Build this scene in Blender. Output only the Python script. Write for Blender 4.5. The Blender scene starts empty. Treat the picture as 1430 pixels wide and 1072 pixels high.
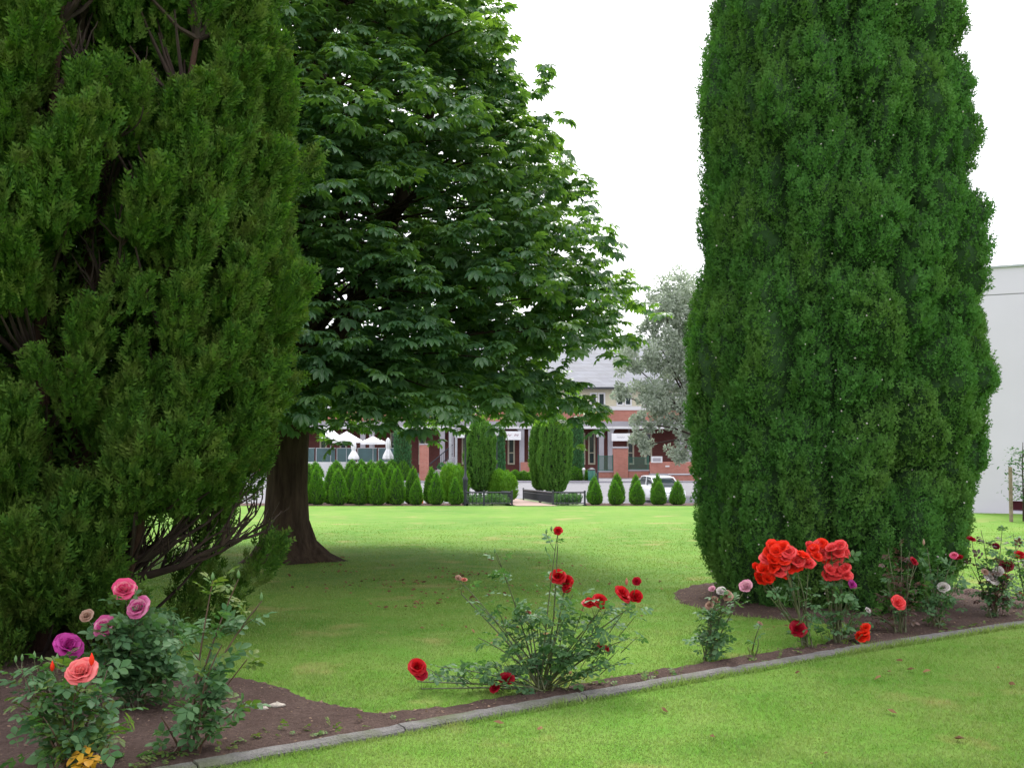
import bpy, math, random
import numpy as np
from mathutils import Vector, Matrix
random.seed(7)
rng = np.random.default_rng(7)
PI = math.pi
sc = bpy.context.scene
col = sc.collection
# ------------------------------------------------------------------ camera
F = 1533.0; CX, CY = 715.0, 536.0; HZ = 600.0; EYE = 1.6
PITCH = math.atan((HZ - CY) / F)
cam_d = bpy.data.cameras.new('camera'); cam = bpy.data.objects.new('camera', cam_d); col.objects.link(cam)
cam.location = (0, 0, EYE); cam.rotation_euler = (PI/2 + PITCH, 0, 0)
cam_d.sensor_width = 36; cam_d.lens = 36 * F / 1430; cam_d.clip_end = 3000; cam_d.clip_start = 0.05
sc.camera = cam
cp, sp_ = math.cos(PITCH), math.sin(PITCH)
def at(px, py, Y):
    """point of the place seen at (px,py) of the photo at distance Y"""
    u = (px - CX) / F; v = (CY - py) / F
    dy = cp - v * sp_; dz = sp_ + v * cp
    return Vector((u * Y / dy, Y, EYE + dz * Y / dy))
# ------------------------------------------------------------------ terrain
def sstep(a, b, x):
    t = np.clip((np.asarray(x, float) - a) / (b - a), 0, 1); return t * t * (3 - 2 * t)
def ground(X, Y):
    X = np.asarray(X, float); Y = np.asarray(Y, float)
    z = -0.026 * np.clip(Y - 8, 0, 24.6)
    hA = np.interp(Y, [32.6, 45, 58, 78, 400], [0, -.52, -1.72, -1.45, -1.45])
    hB = np.interp(Y, [32.6, 35.5, 44, 58, 78, 400], [0, -.12, -1.72, -1.72, -1.45, -1.45])
    w = np.exp(-((X - 0.2) / 4.0) ** 4)
    wr = sstep(9, 13, X) * (Y > 32.6) * sstep(60, 45, Y)
    b = hA * w + hB * (1 - w)
    return z + b * (1 - wr)
def gz(x, y): return float(ground(x, y))
def on_ground(px, py):
    Y = 8.0
    for _ in range(60):
        p = at(px, py, Y)
        g = gz(p.x, Y)
        dz = (EYE - p.z) / Y
        Y = Y + 0.6 * ((EYE - g) / max(dz, 1e-4) - Y)
    p = at(px, py, Y); p.z = gz(p.x, Y); return p
# ------------------------------------------------------------------ numpy noise
_T = rng.random((32, 32, 32)).astype(np.float32)
def vnoise(p):
    p = np.asarray(p, float); i = np.floor(p).astype(int); f = p - i; f = f * f * (3 - 2 * f)
    def g(a, b, c): return _T[(i[..., 0] + a) & 31, (i[..., 1] + b) & 31, (i[..., 2] + c) & 31]
    x, y, z = f[..., 0], f[..., 1], f[..., 2]
    c00 = g(0,0,0)*(1-x)+g(1,0,0)*x; c10 = g(0,1,0)*(1-x)+g(1,1,0)*x
    c01 = g(0,0,1)*(1-x)+g(1,0,1)*x; c11 = g(0,1,1)*(1-x)+g(1,1,1)*x
    return ((c00*(1-y)+c10*y)*(1-z)+(c01*(1-y)+c11*y)*z) * 2 - 1
# ------------------------------------------------------------------ materials
def newmat(name):
    m = bpy.data.materials.new(name); m.use_nodes = True; nt = m.node_tree; nt.nodes.clear()
    out = nt.nodes.new('ShaderNodeOutputMaterial'); return m, nt, out
def N(nt, t, **kw):
    n = nt.nodes.new(t)
    for k, v in kw.items():
        if k in n.inputs.keys(): n.inputs[k].default_value = v
        else: setattr(n, k, v)
    return n
def rgba(c): return (c[0], c[1], c[2], 1)
def mixc(nt, fac, a, b, mode='MIX'):
    n = nt.nodes.new('ShaderNodeMix'); n.data_type = 'RGBA'; n.blend_type = mode
    for s, v in ((n.inputs[0], fac), (n.inputs[6], a), (n.inputs[7], b)):
        if hasattr(v, 'links'): nt.links.new(v, s)
        else: s.default_value = v if not isinstance(v, tuple) else rgba(v)
    return n.outputs[2]
def coords(nt, scale=(1,1,1)):
    g = nt.nodes.new('ShaderNodeNewGeometry'); mp = nt.nodes.new('ShaderNodeMapping'); mp.inputs['Scale'].default_value = scale
    nt.links.new(g.outputs['Position'], mp.inputs['Vector']); return mp.outputs[0]
def noise(nt, scale, detail=3, vec=None, rough=.55, lo=0.35, hi=0.65):
    n = N(nt, 'ShaderNodeTexNoise', Scale=scale, Detail=detail, Roughness=rough)
    nt.links.new(vec if vec is not None else coords(nt), n.inputs['Vector'])
    r = nt.nodes.new('ShaderNodeMapRange'); r.inputs['From Min'].default_value = lo; r.inputs['From Max'].default_value = hi
    nt.links.new(n.outputs['Fac'], r.inputs['Value']); return r.outputs[0]
def principled(nt, out, color, rough=.6, metal=0, spec=.5, bump=None, bstr=.3, bdist=.01):
    p = nt.nodes.new('ShaderNodeBsdfPrincipled')
    if hasattr(color, 'links'): nt.links.new(color, p.inputs['Base Color'])
    else: p.inputs['Base Color'].default_value = rgba(color)
    p.inputs['Roughness'].default_value = rough; p.inputs['Metallic'].default_value = metal
    p.inputs['Specular IOR Level'].default_value = spec
    if bump is not None:
        b = N(nt, 'ShaderNodeBump', Strength=bstr, Distance=bdist); nt.links.new(bump, b.inputs['Height']); nt.links.new(b.outputs[0], p.inputs['Normal'])
    if out is not None: nt.links.new(p.outputs[0], out.inputs[0])
    return p
def leafmat(name, c1, c2, c3=None, transl=.3, rough=.45, spec=.4, tcol=None, nscale=1.2, c3amt=.5):
    """leaf: island to island colour variation, patches of c3, light passes through"""
    m, nt, out = newmat(name)
    g = nt.nodes.new('ShaderNodeNewGeometry')
    c = mixc(nt, g.outputs['Random Per Island'], c1, c2)
    if c3:
        f = noise(nt, nscale, 3, lo=.45, hi=.7)
        mm = N(nt, 'ShaderNodeMath', operation='MULTIPLY'); nt.links.new(f, mm.inputs[0]); mm.inputs[1].default_value = c3amt
        c = mixc(nt, mm.outputs[0], c, c3)
    p = principled(nt, None, c, rough, 0, spec)
    t = nt.nodes.new('ShaderNodeBsdfTranslucent')
    tc = mixc(nt, 1.0, c, tcol or (1.3, 1.5, .5), 'MULTIPLY'); nt.links.new(tc, t.inputs[0])
    mx = nt.nodes.new('ShaderNodeMixShader'); mx.inputs[0].default_value = transl
    nt.links.new(p.outputs[0], mx.inputs[1]); nt.links.new(t.outputs[0], mx.inputs[2]); nt.links.new(mx.outputs[0], out.inputs[0])
    return m
def plain(name, c, rough=.5, metal=0, var=.12, scale=6, bstr=0, bscale=40):
    m, nt, out = newmat(name)
    d = tuple(x * (1 - var) for x in c); e = tuple(min(1, x * (1 + var)) for x in c)
    cc = mixc(nt, noise(nt, scale, 4, lo=.3, hi=.7), d, e)
    principled(nt, out, cc, rough, metal, bump=noise(nt, bscale, 4) if bstr else None, bstr=bstr)
    return m
def barkmat(name, c1, c2, sc_=(14, 14, 2.5), b=.02):
    m, nt, out = newmat(name)
    v = coords(nt, sc_); f = noise(nt, 1.0, 5, v, .6, .3, .7)
    principled(nt, out, mixc(nt, f, c1, c2), .9, 0, .15, bump=f, bstr=.9, bdist=b); return m
M = {}
M['chestnut_leaf'] = leafmat('chestnut_leaf', (.060,.145,.076), (.105,.215,.092), (.140,.25,.055), transl=.34, rough=.36, spec=.6, tcol=(2.2,2.1,.45), nscale=.8)
M['cypress_dense'] = leafmat('cypress_dense', (.062,.175,.042), (.092,.225,.048), (.150,.235,.055), transl=.24, rough=.8, spec=.08, nscale=1.3, c3amt=.5)
M['cypress_loose'] = leafmat('cypress_loose', (.034,.095,.016), (.088,.185,.024), (.155,.190,.045), transl=.24, rough=.75, spec=.12, nscale=5.0, c3amt=.6)
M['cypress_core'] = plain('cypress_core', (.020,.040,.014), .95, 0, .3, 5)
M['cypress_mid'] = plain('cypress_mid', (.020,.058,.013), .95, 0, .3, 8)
M['thuja'] = leafmat('thuja', (.060,.190,.022), (.130,.300,.030), (.14,.28,.035), transl=.25, rough=.7, spec=.12, nscale=3)
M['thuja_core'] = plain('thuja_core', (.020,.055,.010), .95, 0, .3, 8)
M['thuja_bright'] = leafmat('thuja_bright', (.09,.22,.02), (.15,.32,.03), None, transl=.25, rough=.7, spec=.1)
M['pillar'] = leafmat('pillar', (.060,.17,.035), (.14,.28,.05), None, transl=.2, rough=.75, spec=.1)
M['ivy'] = leafmat('ivy', (.04,.14,.06), (.08,.22,.08), None, transl=.15, rough=.6, spec=.3)
M['silver'] = leafmat('silver', (.26,.31,.25), (.52,.57,.49), (.13,.18,.12), transl=.30, rough=.7, spec=.2, tcol=(1,1.1,.8), nscale=.5)
M['young_leaf'] = leafmat('young_leaf', (.04,.11,.05), (.08,.17,.07), None, transl=.3)
M['rose_leaf'] = leafmat('rose_leaf', (.050,.130,.055), (.130,.230,.110), (.08,.19,.04), transl=.30, rough=.55, spec=.25, nscale=5)
M['rose_leaf_fresh'] = leafmat('rose_leaf_fresh', (.07,.16,.04), (.16,.22,.05), (.14,.13,.04), transl=.3, rough=.55, spec=.25, nscale=8)
M['rose_leaf_purple'] = leafmat('rose_leaf_purple', (.07,.035,.035), (.13,.065,.05), (.06,.09,.04), transl=.25, rough=.35, spec=.5, nscale=8, tcol=(1.5,1,.8))
M['rose_leaf_yellow'] = leafmat('rose_leaf_yellow', (.55,.33,.02), (.45,.20,.03), None, transl=.3)
M['rose_stem'] = plain('rose_stem', (.075,.085,.03), .5, 0, .4, 20)
M['rose_stem_brown'] = plain('rose_stem_brown', (.085,.045,.025), .6, 0, .4, 20)
M['sepal'] = plain('sepal', (.10,.20,.06), .6)
def petal(name, c1, c2): M[name] = leafmat(name, c1, c2, None, transl=.3, rough=.5, spec=.25, tcol=(1.1,1.0,1.0))
petal('red', (.42,.003,.009), (.58,.008,.014)); petal('crimson', (.34,.004,.020), (.48,.008,.03))
petal('dark_red', (.13,.004,.015), (.22,.007,.025))
petal('orange_red', (.80,.022,.008), (.88,.055,.018)); petal('coral', (.78,.045,.05), (.85,.13,.13))
petal('salmon', (.72,.13,.14), (.84,.27,.26)); petal('magenta', (.34,.015,.19), (.58,.07,.38))
petal('mauve', (.52,.06,.24), (.72,.32,.45)); petal('hot_pink', (.66,.04,.17), (.78,.26,.34))
petal('pale_pink', (.66,.30,.42), (.76,.46,.54)); petal('white', (.62,.57,.54), (.70,.66,.64))
petal('withered', (.36,.20,.14), (.52,.36,.28)); petal('faded_red', (.45,.10,.08), (.55,.25,.18))
M['chestnut_bark'] = barkmat('chestnut_bark', (.035,.022,.016), (.095,.065,.045))
M['cypress_bark'] = barkmat('cypress_bark', (.032,.018,.013), (.085,.048,.034))
M['twig'] = plain('twig', (.035,.021,.015), .9, 0, .4, 8)
M['grey_twig'] = plain('grey_twig', (.22,.18,.15), .9, 0, .3, 8)
M['concrete_kerb'] = None
def kerbmat():
    m, nt, out = newmat('kerb_concrete')
    a = noise(nt, 9, 6, rough=.7, lo=.3, hi=.7); b = noise(nt, 60, 4, lo=.3, hi=.7); c = noise(nt, 2.2, 4, lo=.5, hi=.68)
    x = mixc(nt, a, (.065,.062,.060), (.25,.24,.23)); x = mixc(nt, b, x, (.20,.19,.18)); x = mixc(nt, c, x, (.10,.12,.05))
    principled(nt, out, x, .9, 0, .2, bump=b, bstr=.8, bdist=.012); return m
M['kerb'] = kerbmat()
def soilmat():
    m, nt, out = newmat('soil')
    a = noise(nt, 3, 6, rough=.7, lo=.3, hi=.7); b = noise(nt, 45, 5, rough=.7, lo=.3, hi=.7)
    x = mixc(nt, a, (.115,.074,.064), (.20,.140,.118)); x = mixc(nt, b, x, (.085,.056,.048))
    v = N(nt, 'ShaderNodeTexVoronoi', Scale=38); nt.links.new(coords(nt), v.inputs['Vector'])
    r = nt.nodes.new('ShaderNodeMapRange'); r.inputs['From Min'].default_value = .12; r.inputs['From Max'].default_value = .2; nt.links.new(v.outputs['Distance'], r.inputs[0])
    x = mixc(nt, r.outputs[0], (.22,.15,.11), x)
    principled(nt, out, x, .95, 0, .1, bump=b, bstr=.9, bdist=.02); return m
M['soil'] = soilmat()
def lawnmat(name='lawn', blades=False):
    m, nt, out = newmat(name)
    A, B, Cc = (.098,.255,.030), (.165,.330,.052), (.27,.345,.115)
    big = noise(nt, .35, 4, lo=.35, hi=.65); mid = noise(nt, 2.3, 5, rough=.65, lo=.35, hi=.65); fine = noise(nt, 90, 4, coords(nt, (1, .35, 1)), rough=.7, lo=.2, hi=.8)
    x = mixc(nt, big, A, B)
    f = N(nt, 'ShaderNodeMath', operation='MULTIPLY'); nt.links.new(mid, f.inputs[0]); f.inputs[1].default_value = .45
    x = mixc(nt, f.outputs[0], x, Cc)
    w = noise(nt, 1.1, 4, lo=.58, hi=.72)
    f2 = N(nt, 'ShaderNodeMath', operation='MULTIPLY'); nt.links.new(w, f2.inputs[0]); f2.inputs[1].default_value = .72
    x = mixc(nt, f2.outputs[0], x, (.38,.34,.16))
    if blades:
        g = nt.nodes.new('ShaderNodeNewGeometry')
        x = mixc(nt, 1.0, x, (1.12,.93,1.08), 'MULTIPLY')
        x = mixc(nt, g.outputs['Random Per Island'], x, mixc(nt, .35, x, (.38,.46,.18)))
        p = principled(nt, None, x, .6, 0, .25)
        t = nt.nodes.new('ShaderNodeBsdfTranslucent'); nt.links.new(mixc(nt, 1.0, x, (1.2,1.3,.8), 'MULTIPLY'), t.inputs[0])
        mx = nt.nodes.new('ShaderNodeMixShader'); mx.inputs[0].default_value = .35
        nt.links.new(p.outputs[0], mx.inputs[1]); nt.links.new(t.outputs[0], mx.inputs[2]); nt.links.new(mx.outputs[0], out.inputs[0])
    else:
        x = mixc(nt, 1.0, x, (.80,.80,.66), 'MULTIPLY')
        x = mixc(nt, fine, mixc(nt, 1.0, x, (.88,.90,.82), 'MULTIPLY'), x)
        principled(nt, out, x, .9, 0, .1, bump=fine, bstr=.25, bdist=.015)
    return m
M['lawn'] = lawnmat(); M['blade'] = lawnmat('grass_blade', True)
M['verge'] = plain('verge', (.09,.13,.04), .95, 0, .4, 2)
M['asphalt'] = plain('asphalt', (.175,.172,.19), .9, 0, .1, 1.5, .3, 80)
M['path'] = plain('path', (.29,.20,.165), .9, 0, .12, 4)
def brickmat(name, c1, c2, mort, sx=1, rough=.85):
    m, nt, out = newmat(name)
    g = nt.nodes.new('ShaderNodeNewGeometry'); s = nt.nodes.new('ShaderNodeSeparateXYZ'); nt.links.new(g.outputs['Position'], s.inputs[0])
    ad = N(nt, 'ShaderNodeMath', operation='ADD'); nt.links.new(s.outputs[0], ad.inputs[0]); nt.links.new(s.outputs[1], ad.inputs[1])
    c = nt.nodes.new('ShaderNodeCombineXYZ'); nt.links.new(ad.outputs[0], c.inputs[0]); nt.links.new(s.outputs[2], c.inputs[1])
    b = nt.nodes.new('ShaderNodeTexBrick'); nt.links.new(c.outputs[0], b.inputs['Vector'])
    b.inputs['Color1'].default_value = rgba(c1); b.inputs['Color2'].default_value = rgba(c2); b.inputs['Mortar'].default_value = rgba(mort)
    b.inputs['Scale'].default_value = 1; b.inputs['Brick Width'].default_value = .23*sx; b.inputs['Row Height'].default_value = .086*sx; b.inputs['Mortar Size'].default_value = .01
    x = mixc(nt, noise(nt, .8, 4, lo=.3, hi=.7), b.outputs[0], mixc(nt, 1.0, b.outputs[0], (.8,.78,.75), 'MULTIPLY'))
    principled(nt, out, x, rough, 0, .2); return m
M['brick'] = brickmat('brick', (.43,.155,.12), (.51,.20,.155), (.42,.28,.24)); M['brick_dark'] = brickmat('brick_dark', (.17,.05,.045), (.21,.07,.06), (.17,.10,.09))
M['rooftile'] = brickmat('rooftile', (.115,.125,.165), (.155,.17,.215), (.035,.04,.06), 3.8, .6)
M['render_grey'] = plain('render_grey', (.34,.33,.365), .8, 0, .1, 1); M['cream'] = plain('cream', (.56,.52,.39), .7, 0, .08, 2)
M['white_wall'] = plain('white_wall', (.63,.58,.695), .75, 0, .035, .5); M['white_paint'] = plain('white_paint', (.68,.68,.70), .5, 0, .04, 3)
M['white_cloth'] = plain('white_cloth', (.82,.82,.85), .85, 0, .04, 3)
M['red_brown'] = plain('red_brown', (.19,.035,.05), .7, 0, .15, 3)
M['glass'] = plain('glass', (.035,.05,.055), .08, 0, .2, 1); M['teal_panel'] = plain('teal_panel', (.06,.12,.13), .35, 0, .2, 1)
M['green_metal'] = plain('green_metal', (.02,.13,.09), .5); M['dark_metal'] = plain('dark_metal', (.03,.035,.045), .5); M['steel'] = plain('steel', (.38,.40,.43), .5, .2)
M['car_white'] = plain('car_white', (.80,.81,.83), .2, 0, .02, 1); M['rubber'] = plain('rubber', (.02,.02,.02), .8); M['lamp_glass'] = plain('lamp_glass', (.55,.58,.56), .2)
M['head_glass'] = plain('head_glass', (.6,.62,.65), .1); M['orange'] = plain('orange', (.85,.12,.03), .5); M['pot'] = plain('pot', (.50,.46,.43), .8)
M['sign_ink'] = plain('sign_ink', (.30,.10,.16), .7); M['stone'] = plain('stone', (.45,.40,.34), .9, 0, .2, 30, .5, 60); M['wood'] = plain('wood', (.22,.17,.12), .85, 0, .3, 12)
M['dry_leaf'] = leafmat('dry_leaf', (.10,.05,.025), (.28,.17,.08), None, transl=.1, rough=.8, spec=.1, tcol=(1,.8,.6))
M['chip'] = leafmat('chip', (.09,.06,.04), (.26,.18,.13), None, transl=0.02, rough=.95, spec=.1, tcol=(1,1,1))
# ------------------------------------------------------------------ mesh building
class MB:
    def __init__(s): s.v = []; s.f = []; s.n = 0
    def add(s, v, f):
        v = np.asarray(v, float); s.v.append(v); s.f += [tuple(int(i) + s.n for i in q) for q in f]; s.n += len(v); return s
    def box(s, a, b, mtx=None):
        (x0,y0,z0),(x1,y1,z1) = a, b
        v = np.array([(x0,y0,z0),(x1,y0,z0),(x1,y1,z0),(x0,y1,z0),(x0,y0,z1),(x1,y0,z1),(x1,y1,z1),(x0,y1,z1)])
        if mtx is not None: v = np.array([mtx @ Vector(q) for q in v])
        return s.add(v, [(3,2,1,0),(4,5,6,7),(0,1,5,4),(1,2,6,5),(2,3,7,6),(3,0,4,7)])
    def tube(s, pts, rad, sides=8, cap=True, lump=0):
        pts = [Vector(p) for p in pts]; n = len(pts)
        if not hasattr(rad, '__len__'): rad = [rad] * n
        vs = []; up = Vector((0.13, 0.21, 1)).normalized()
        for i, p in enumerate(pts):
            t = (pts[min(i+1, n-1)] - pts[max(i-1, 0)]).normalized()
            a = t.cross(up if abs(t.dot(up)) < .95 else Vector((1, .1, 0))).normalized()
            if i and a.dot(pa) < 0: a = -a
            pa = a; b = t.cross(a)
            for k in range(sides):
                an = 2*PI*k/sides; r = rad[i] * (1 + lump * math.sin(an*3 + i*.35) * .5 + (lump * .5 * random.uniform(-1, 1) if lump else 0))
                vs.append(p + (a*math.cos(an) + b*math.sin(an)) * r)
        fs = [(i*sides+k, i*sides+(k+1)%sides, (i+1)*sides+(k+1)%sides, (i+1)*sides+k) for i in range(n-1) for k in range(sides)]
        if cap: fs += [tuple(range(sides))[::-1], tuple((n-1)*sides+k for k in range(sides))]
        return s.add(np.array(vs), fs)
    def lathe(s, prof, c, sides=14, sx=1, sy=1):
        vs = [(c[0]+r*sx*math.cos(2*PI*k/sides), c[1]+r*sy*math.sin(2*PI*k/sides), c[2]+z) for r, z in prof for k in range(sides)]
        fs = [(i*sides+k, i*sides+(k+1)%sides, (i+1)*sides+(k+1)%sides, (i+1)*sides+k) for i in range(len(prof)-1) for k in range(sides)]
        fs += [tuple(range(sides))[::-1], tuple((len(prof)-1)*sides+k for k in range(sides))]
        return s.add(vs, fs)
    def tris(s, v, f): s.v.append(np.asarray(v, float)); s.f += (np.asarray(f) + s.n).tolist(); s.n += len(v); return s
    def build(s, name, mat, parent=None, smooth=False, loc=None):
        V = np.concatenate(s.v)
        off = np.array(parent.get('_w', (0,0,0))) if parent is not None else np.array(loc if loc is not None else (0,0,0))
        return link(name, V - off, s.f, mat, parent, smooth, loc)
def link(name, V, f, mat, parent=None, smooth=False, loc=None):
    me = bpy.data.meshes.new(name)
    if isinstance(f, np.ndarray):
        V = np.asarray(V, np.float32); k = f.shape[1]; nf = len(f)
        me.vertices.add(len(V)); me.vertices.foreach_set('co', V.ravel())
        me.loops.add(nf * k); me.loops.foreach_set('vertex_index', f.astype(np.int32).ravel())
        me.polygons.add(nf); me.polygons.foreach_set('loop_start', np.arange(nf, dtype=np.int32) * k)
        me.update(calc_edges=True)
    else:
        me.from_pydata([tuple(q) for q in V], [], f)
    me.materials.append(mat)
    if smooth: me.polygons.foreach_set('use_smooth', [True] * len(me.polygons))
    o = bpy.data.objects.new(name, me); col.objects.link(o)
    if parent is not None: o.parent = parent
    elif loc is not None: o.location = loc
    return o
def tag(o, label=None, cat=None, group=None, kind=None):
    if label: o['label'] = label
    if cat: o['category'] = cat
    if group: o['group'] = group
    if kind: o['kind'] = kind
    return o
roots = []
def thing(name, loc, label, cat, group=None):
    o = bpy.data.objects.new(name, None); col.objects.link(o); o.location = loc; o['_w'] = tuple(float(c) for c in loc)
    o.empty_display_size = .2; roots.append(o); return tag(o, label, cat, group)
def copy_tree(o, parent=None):
    c = o.copy(); col.objects.link(c)
    if parent is not None: c.parent = parent
    else: roots.append(c)
    for ch in list(o.children): copy_tree(ch, c)
    return c
def norm(a): return a / np.maximum(np.linalg.norm(a, axis=-1, keepdims=True), 1e-9)
def frames(d, roll=None, up=None):
    """d: (n,3) forward dirs. local x=side, y=forward, z=face normal"""
    d = norm(d); n = len(d)
    r = rng.normal(size=(n, 3)) if up is None else np.broadcast_to(np.asarray(up, float), (n, 3)) + rng.normal(size=(n, 3)) * (roll or 0)
    x = norm(np.cross(d, r)); z = np.cross(x, d)
    return np.stack([x, d, z], axis=2)
def scatter(tv, tf, pos, R, s):
    """realise a template on n places -> V, F (one mesh)"""
    n = len(pos); s = np.asarray(s); s = s[:, None, None] if s.ndim == 1 else s[:, None, :]
    V = np.einsum('nij,nkj->nki', R, tv[None] * s) + pos[:, None]
    Fc = tf[None] + (np.arange(n) * len(tv))[:, None, None]
    return V.reshape(-1, 3), Fc.reshape(-1, tf.shape[1])
# templates --------------------------------------------------------------
def sprig(pairs=3, L=1.0, w=.16, spread=.45, curl=.12):
    """a flat spray of scale leaves: narrow lobes along an axis (unit length)"""
    v = []; f = []
    def lobe(p, q, w):
        p = np.array(p); q = np.array(q); d = q - p; sd = np.array([-d[1], d[0], 0]); sd = sd / np.linalg.norm(sd) * w * .5
        i = len(v); m = p + d * .45; m[2] += curl * .25
        v.extend([p, m + sd, q, m - sd]); f.extend([(i, i+1, i+2), (i, i+2, i+3)])
    lobe((0,0,0), (0, L, curl), w)
    for k in range(pairs):
        t = .12 + .62 * k / max(1, pairs - 1) if pairs > 1 else .35
        for sgn in (-1, 1):
            tt = t + (.06 if sgn > 0 else 0); ln = spread * (1 - .35 * k / pairs)
            lobe((0, tt*L, 0), (sgn*ln*.62, tt*L + ln*.80, curl * (tt + .4)), w)
    return np.array(v), np.array(f)
def leaflet_shape(L, w, fold=.10, droop=.12, wide=.6):
    y = [0, .30, wide, .86, 1.0]; hw = [.03, .62, 1.0, .6, .0]
    v = []
    for yy, h in zip(y, hw):
        zc = -droop * yy * yy * L
        if h < .01: v.append((0, yy*L, zc)); continue
        v += [(-h*w*.5, yy*L, zc + fold*h*w), (0, yy*L, zc), (h*w*.5, yy*L, zc + fold*h*w)]
    f = []
    for i in range(3):
        a = i*3; b = a+3
        f += [(a, a+1, b+1), (a, b+1, b), (a+1, a+2, b+2), (a+1, b+2, b+1)]
    f += [(9, 10, 12), (10, 11, 12)]
    return np.array(v, float), np.array(f)
def chestnut_leaf():
    V = []; Fc = []; n = 0
    for ang, L in ((0, .20), (34, .19), (-34, .19), (70, .15), (-70, .15), (108, .10), (-108, .10)):
        v, f = leaflet_shape(L, L*.44, .20, .30, .66); a = math.radians(-ang)
        v = v.copy(); v[:, 2] -= .12 * v[:, 1]
        R = np.array([[math.cos(a), -math.sin(a), 0], [math.sin(a), math.cos(a), 0], [0,0,1]])
        V.append(v @ R.T); Fc.append(f + n); n += len(v)
    V = np.concatenate(V); V[:, 1] += .11
    st = np.array([(-.004, 0, 0), (.004, 0, 0), (0, .115, .0)]); V = np.concatenate([V, st]); Fc.append(np.array([(n, n+1, n+2)]))
    return V, np.concatenate(Fc)
def rose_leaf():
    V = []; Fc = []; n = 0
    for ang, y0, L in ((0, .060, .048), (62, .052, .042), (-62, .052, .042), (68, .024, .034), (-68, .024, .034)):
        v, f = leaflet_shape(L, L*.66, .16, .18, .52); a = math.radians(-ang)
        R = np.array([[math.cos(a), -math.sin(a), 0], [math.sin(a), math.cos(a), 0], [0,0,1]])
        v = v @ R.T; v[:, 1] += y0; v[:, 2] -= .12 * v[:, 1]
        V.append(v); Fc.append(f + n); n += len(v)
    V.append(np.array([(-.0012,0,0), (.0012,0,0), (0,.07,-.006)])); Fc.append(np.array([(n, n+1, n+2)]))
    return np.concatenate(V), np.concatenate(Fc)
SP7 = sprig(3); SP5 = sprig(2, w=.20, spread=.5); SPL = sprig(3, w=.12, spread=.40)
CHL = chestnut_leaf(); RSL = rose_leaf()
# ------------------------------------------------------------------ world + sun
w = bpy.data.worlds.new('World'); sc.world = w; w.use_nodes = True; nt = w.node_tree; nt.nodes.clear()
wo = nt.nodes.new('ShaderNodeOutputWorld'); bg = nt.nodes.new('ShaderNodeBackground'); sky = nt.nodes.new('ShaderNodeTexSky')
SUN_EL, SUN_AZ = 51, 2      # azimuth from +Y (ahead) towards +X... measured clockwise
sky.sky_type = 'NISHITA'; sky.sun_disc = False; sky.sun_elevation = math.radians(SUN_EL); sky.sun_rotation = math.radians(SUN_AZ)
sky.air_density = 1.0; sky.dust_density = 6.0; sky.ozone_density = 1.0
hs = nt.nodes.new('ShaderNodeHueSaturation'); hs.inputs['Saturation'].default_value = .10
cmix = nt.nodes.new('ShaderNodeMix'); cmix.data_type = 'RGBA'; cmix.inputs[0].default_value = .72; cmix.inputs[7].default_value = (8.8, 8.8, 9.4, 1)   # the closed cloud layer
nt.links.new(sky.outputs[0], hs.inputs['Color']); nt.links.new(hs.outputs[0], cmix.inputs[6]); nt.links.new(cmix.outputs[2], bg.inputs[0]); nt.links.new(bg.outputs[0], wo.inputs[0])
bg.inputs[1].default_value = .10
sl = bpy.data.lights.new('sun', 'SUN'); sl.energy = 1.5; sl.angle = math.radians(20); sl.color = (1, .97, .90)
so = bpy.data.objects.new('sun', sl); col.objects.link(so)
e, a = math.radians(SUN_EL), math.radians(SUN_AZ)
so.rotation_euler = Vector((math.sin(a)*math.cos(e), math.cos(a)*math.cos(e), math.sin(e))).to_track_quat('Z', 'Y').to_euler()
vs = sc.view_settings; vs.view_transform = 'Standard'; vs.look = 'None'; vs.gamma = 1; vs.exposure = 1.36
sc.cycles.max_bounces = 6; sc.cycles.diffuse_bounces = 3; sc.cycles.transparent_max_bounces = 8
# ------------------------------------------------------------------ the setting: ground sheets
def sheet(name, xs, ys, off, mat, kind='structure', skip=None):
    X, Y = np.meshgrid(xs, ys); Z = ground(X, Y) + off
    V = np.stack([X, Y, Z], -1).reshape(-1, 3); nx = len(xs)
    q = [(j*nx+i, j*nx+i+1, (j+1)*nx+i+1, (j+1)*nx+i) for j in range(len(ys)-1) for i in range(nx-1)]
    o = link(name, V, np.array(q), mat); tag(o, kind=kind); me = o.data; me.polygons.foreach_set('use_smooth', [True]*len(me.polygons)); return o
sheet('ground', np.concatenate([np.linspace(-600,-40,15), np.linspace(-38,38,77), np.linspace(40,600,15)]),
      np.concatenate([np.linspace(-60,30,31), np.linspace(31,80,99), np.linspace(90,900,20)]), -.05, M['verge'])
sheet('lawn', np.linspace(-45, 45, 91), np.concatenate([np.linspace(-20, 8, 29), np.linspace(8.2, 32.4, 60)]), 0, M['lawn'])
sheet('road', np.linspace(-110, 110, 221), np.linspace(50, 77.5, 30), -.02, M['asphalt'])
kb = MB()
for x in np.arange(-60, 60, 3.0): kb.box((x, 77.5, gz(x, 78)-.2), (x+2.98, 77.7, gz(x, 78)+.10))
tag(kb.build('road_kerb', M['render_grey']), kind='structure')
sheet('pavement', np.linspace(-60, 60, 61), np.linspace(77.7, 96, 20), .06, M['asphalt'])
# brick path going down between the railings
pv = []; pf = []
for i, Y in enumerate(np.linspace(32.3, 52, 24)):
    x0 = .02 - (Y - 33.3) * .121; x1 = x0 + 1.2
    for x in (x0, x1): pv.append((x, Y, gz(x, Y) + .012))
    if i: k = i*2; pf.append((k-2, k-1, k+1, k))
tag(link('path', np.array(pv), pf, M['path']), kind='structure')
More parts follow.
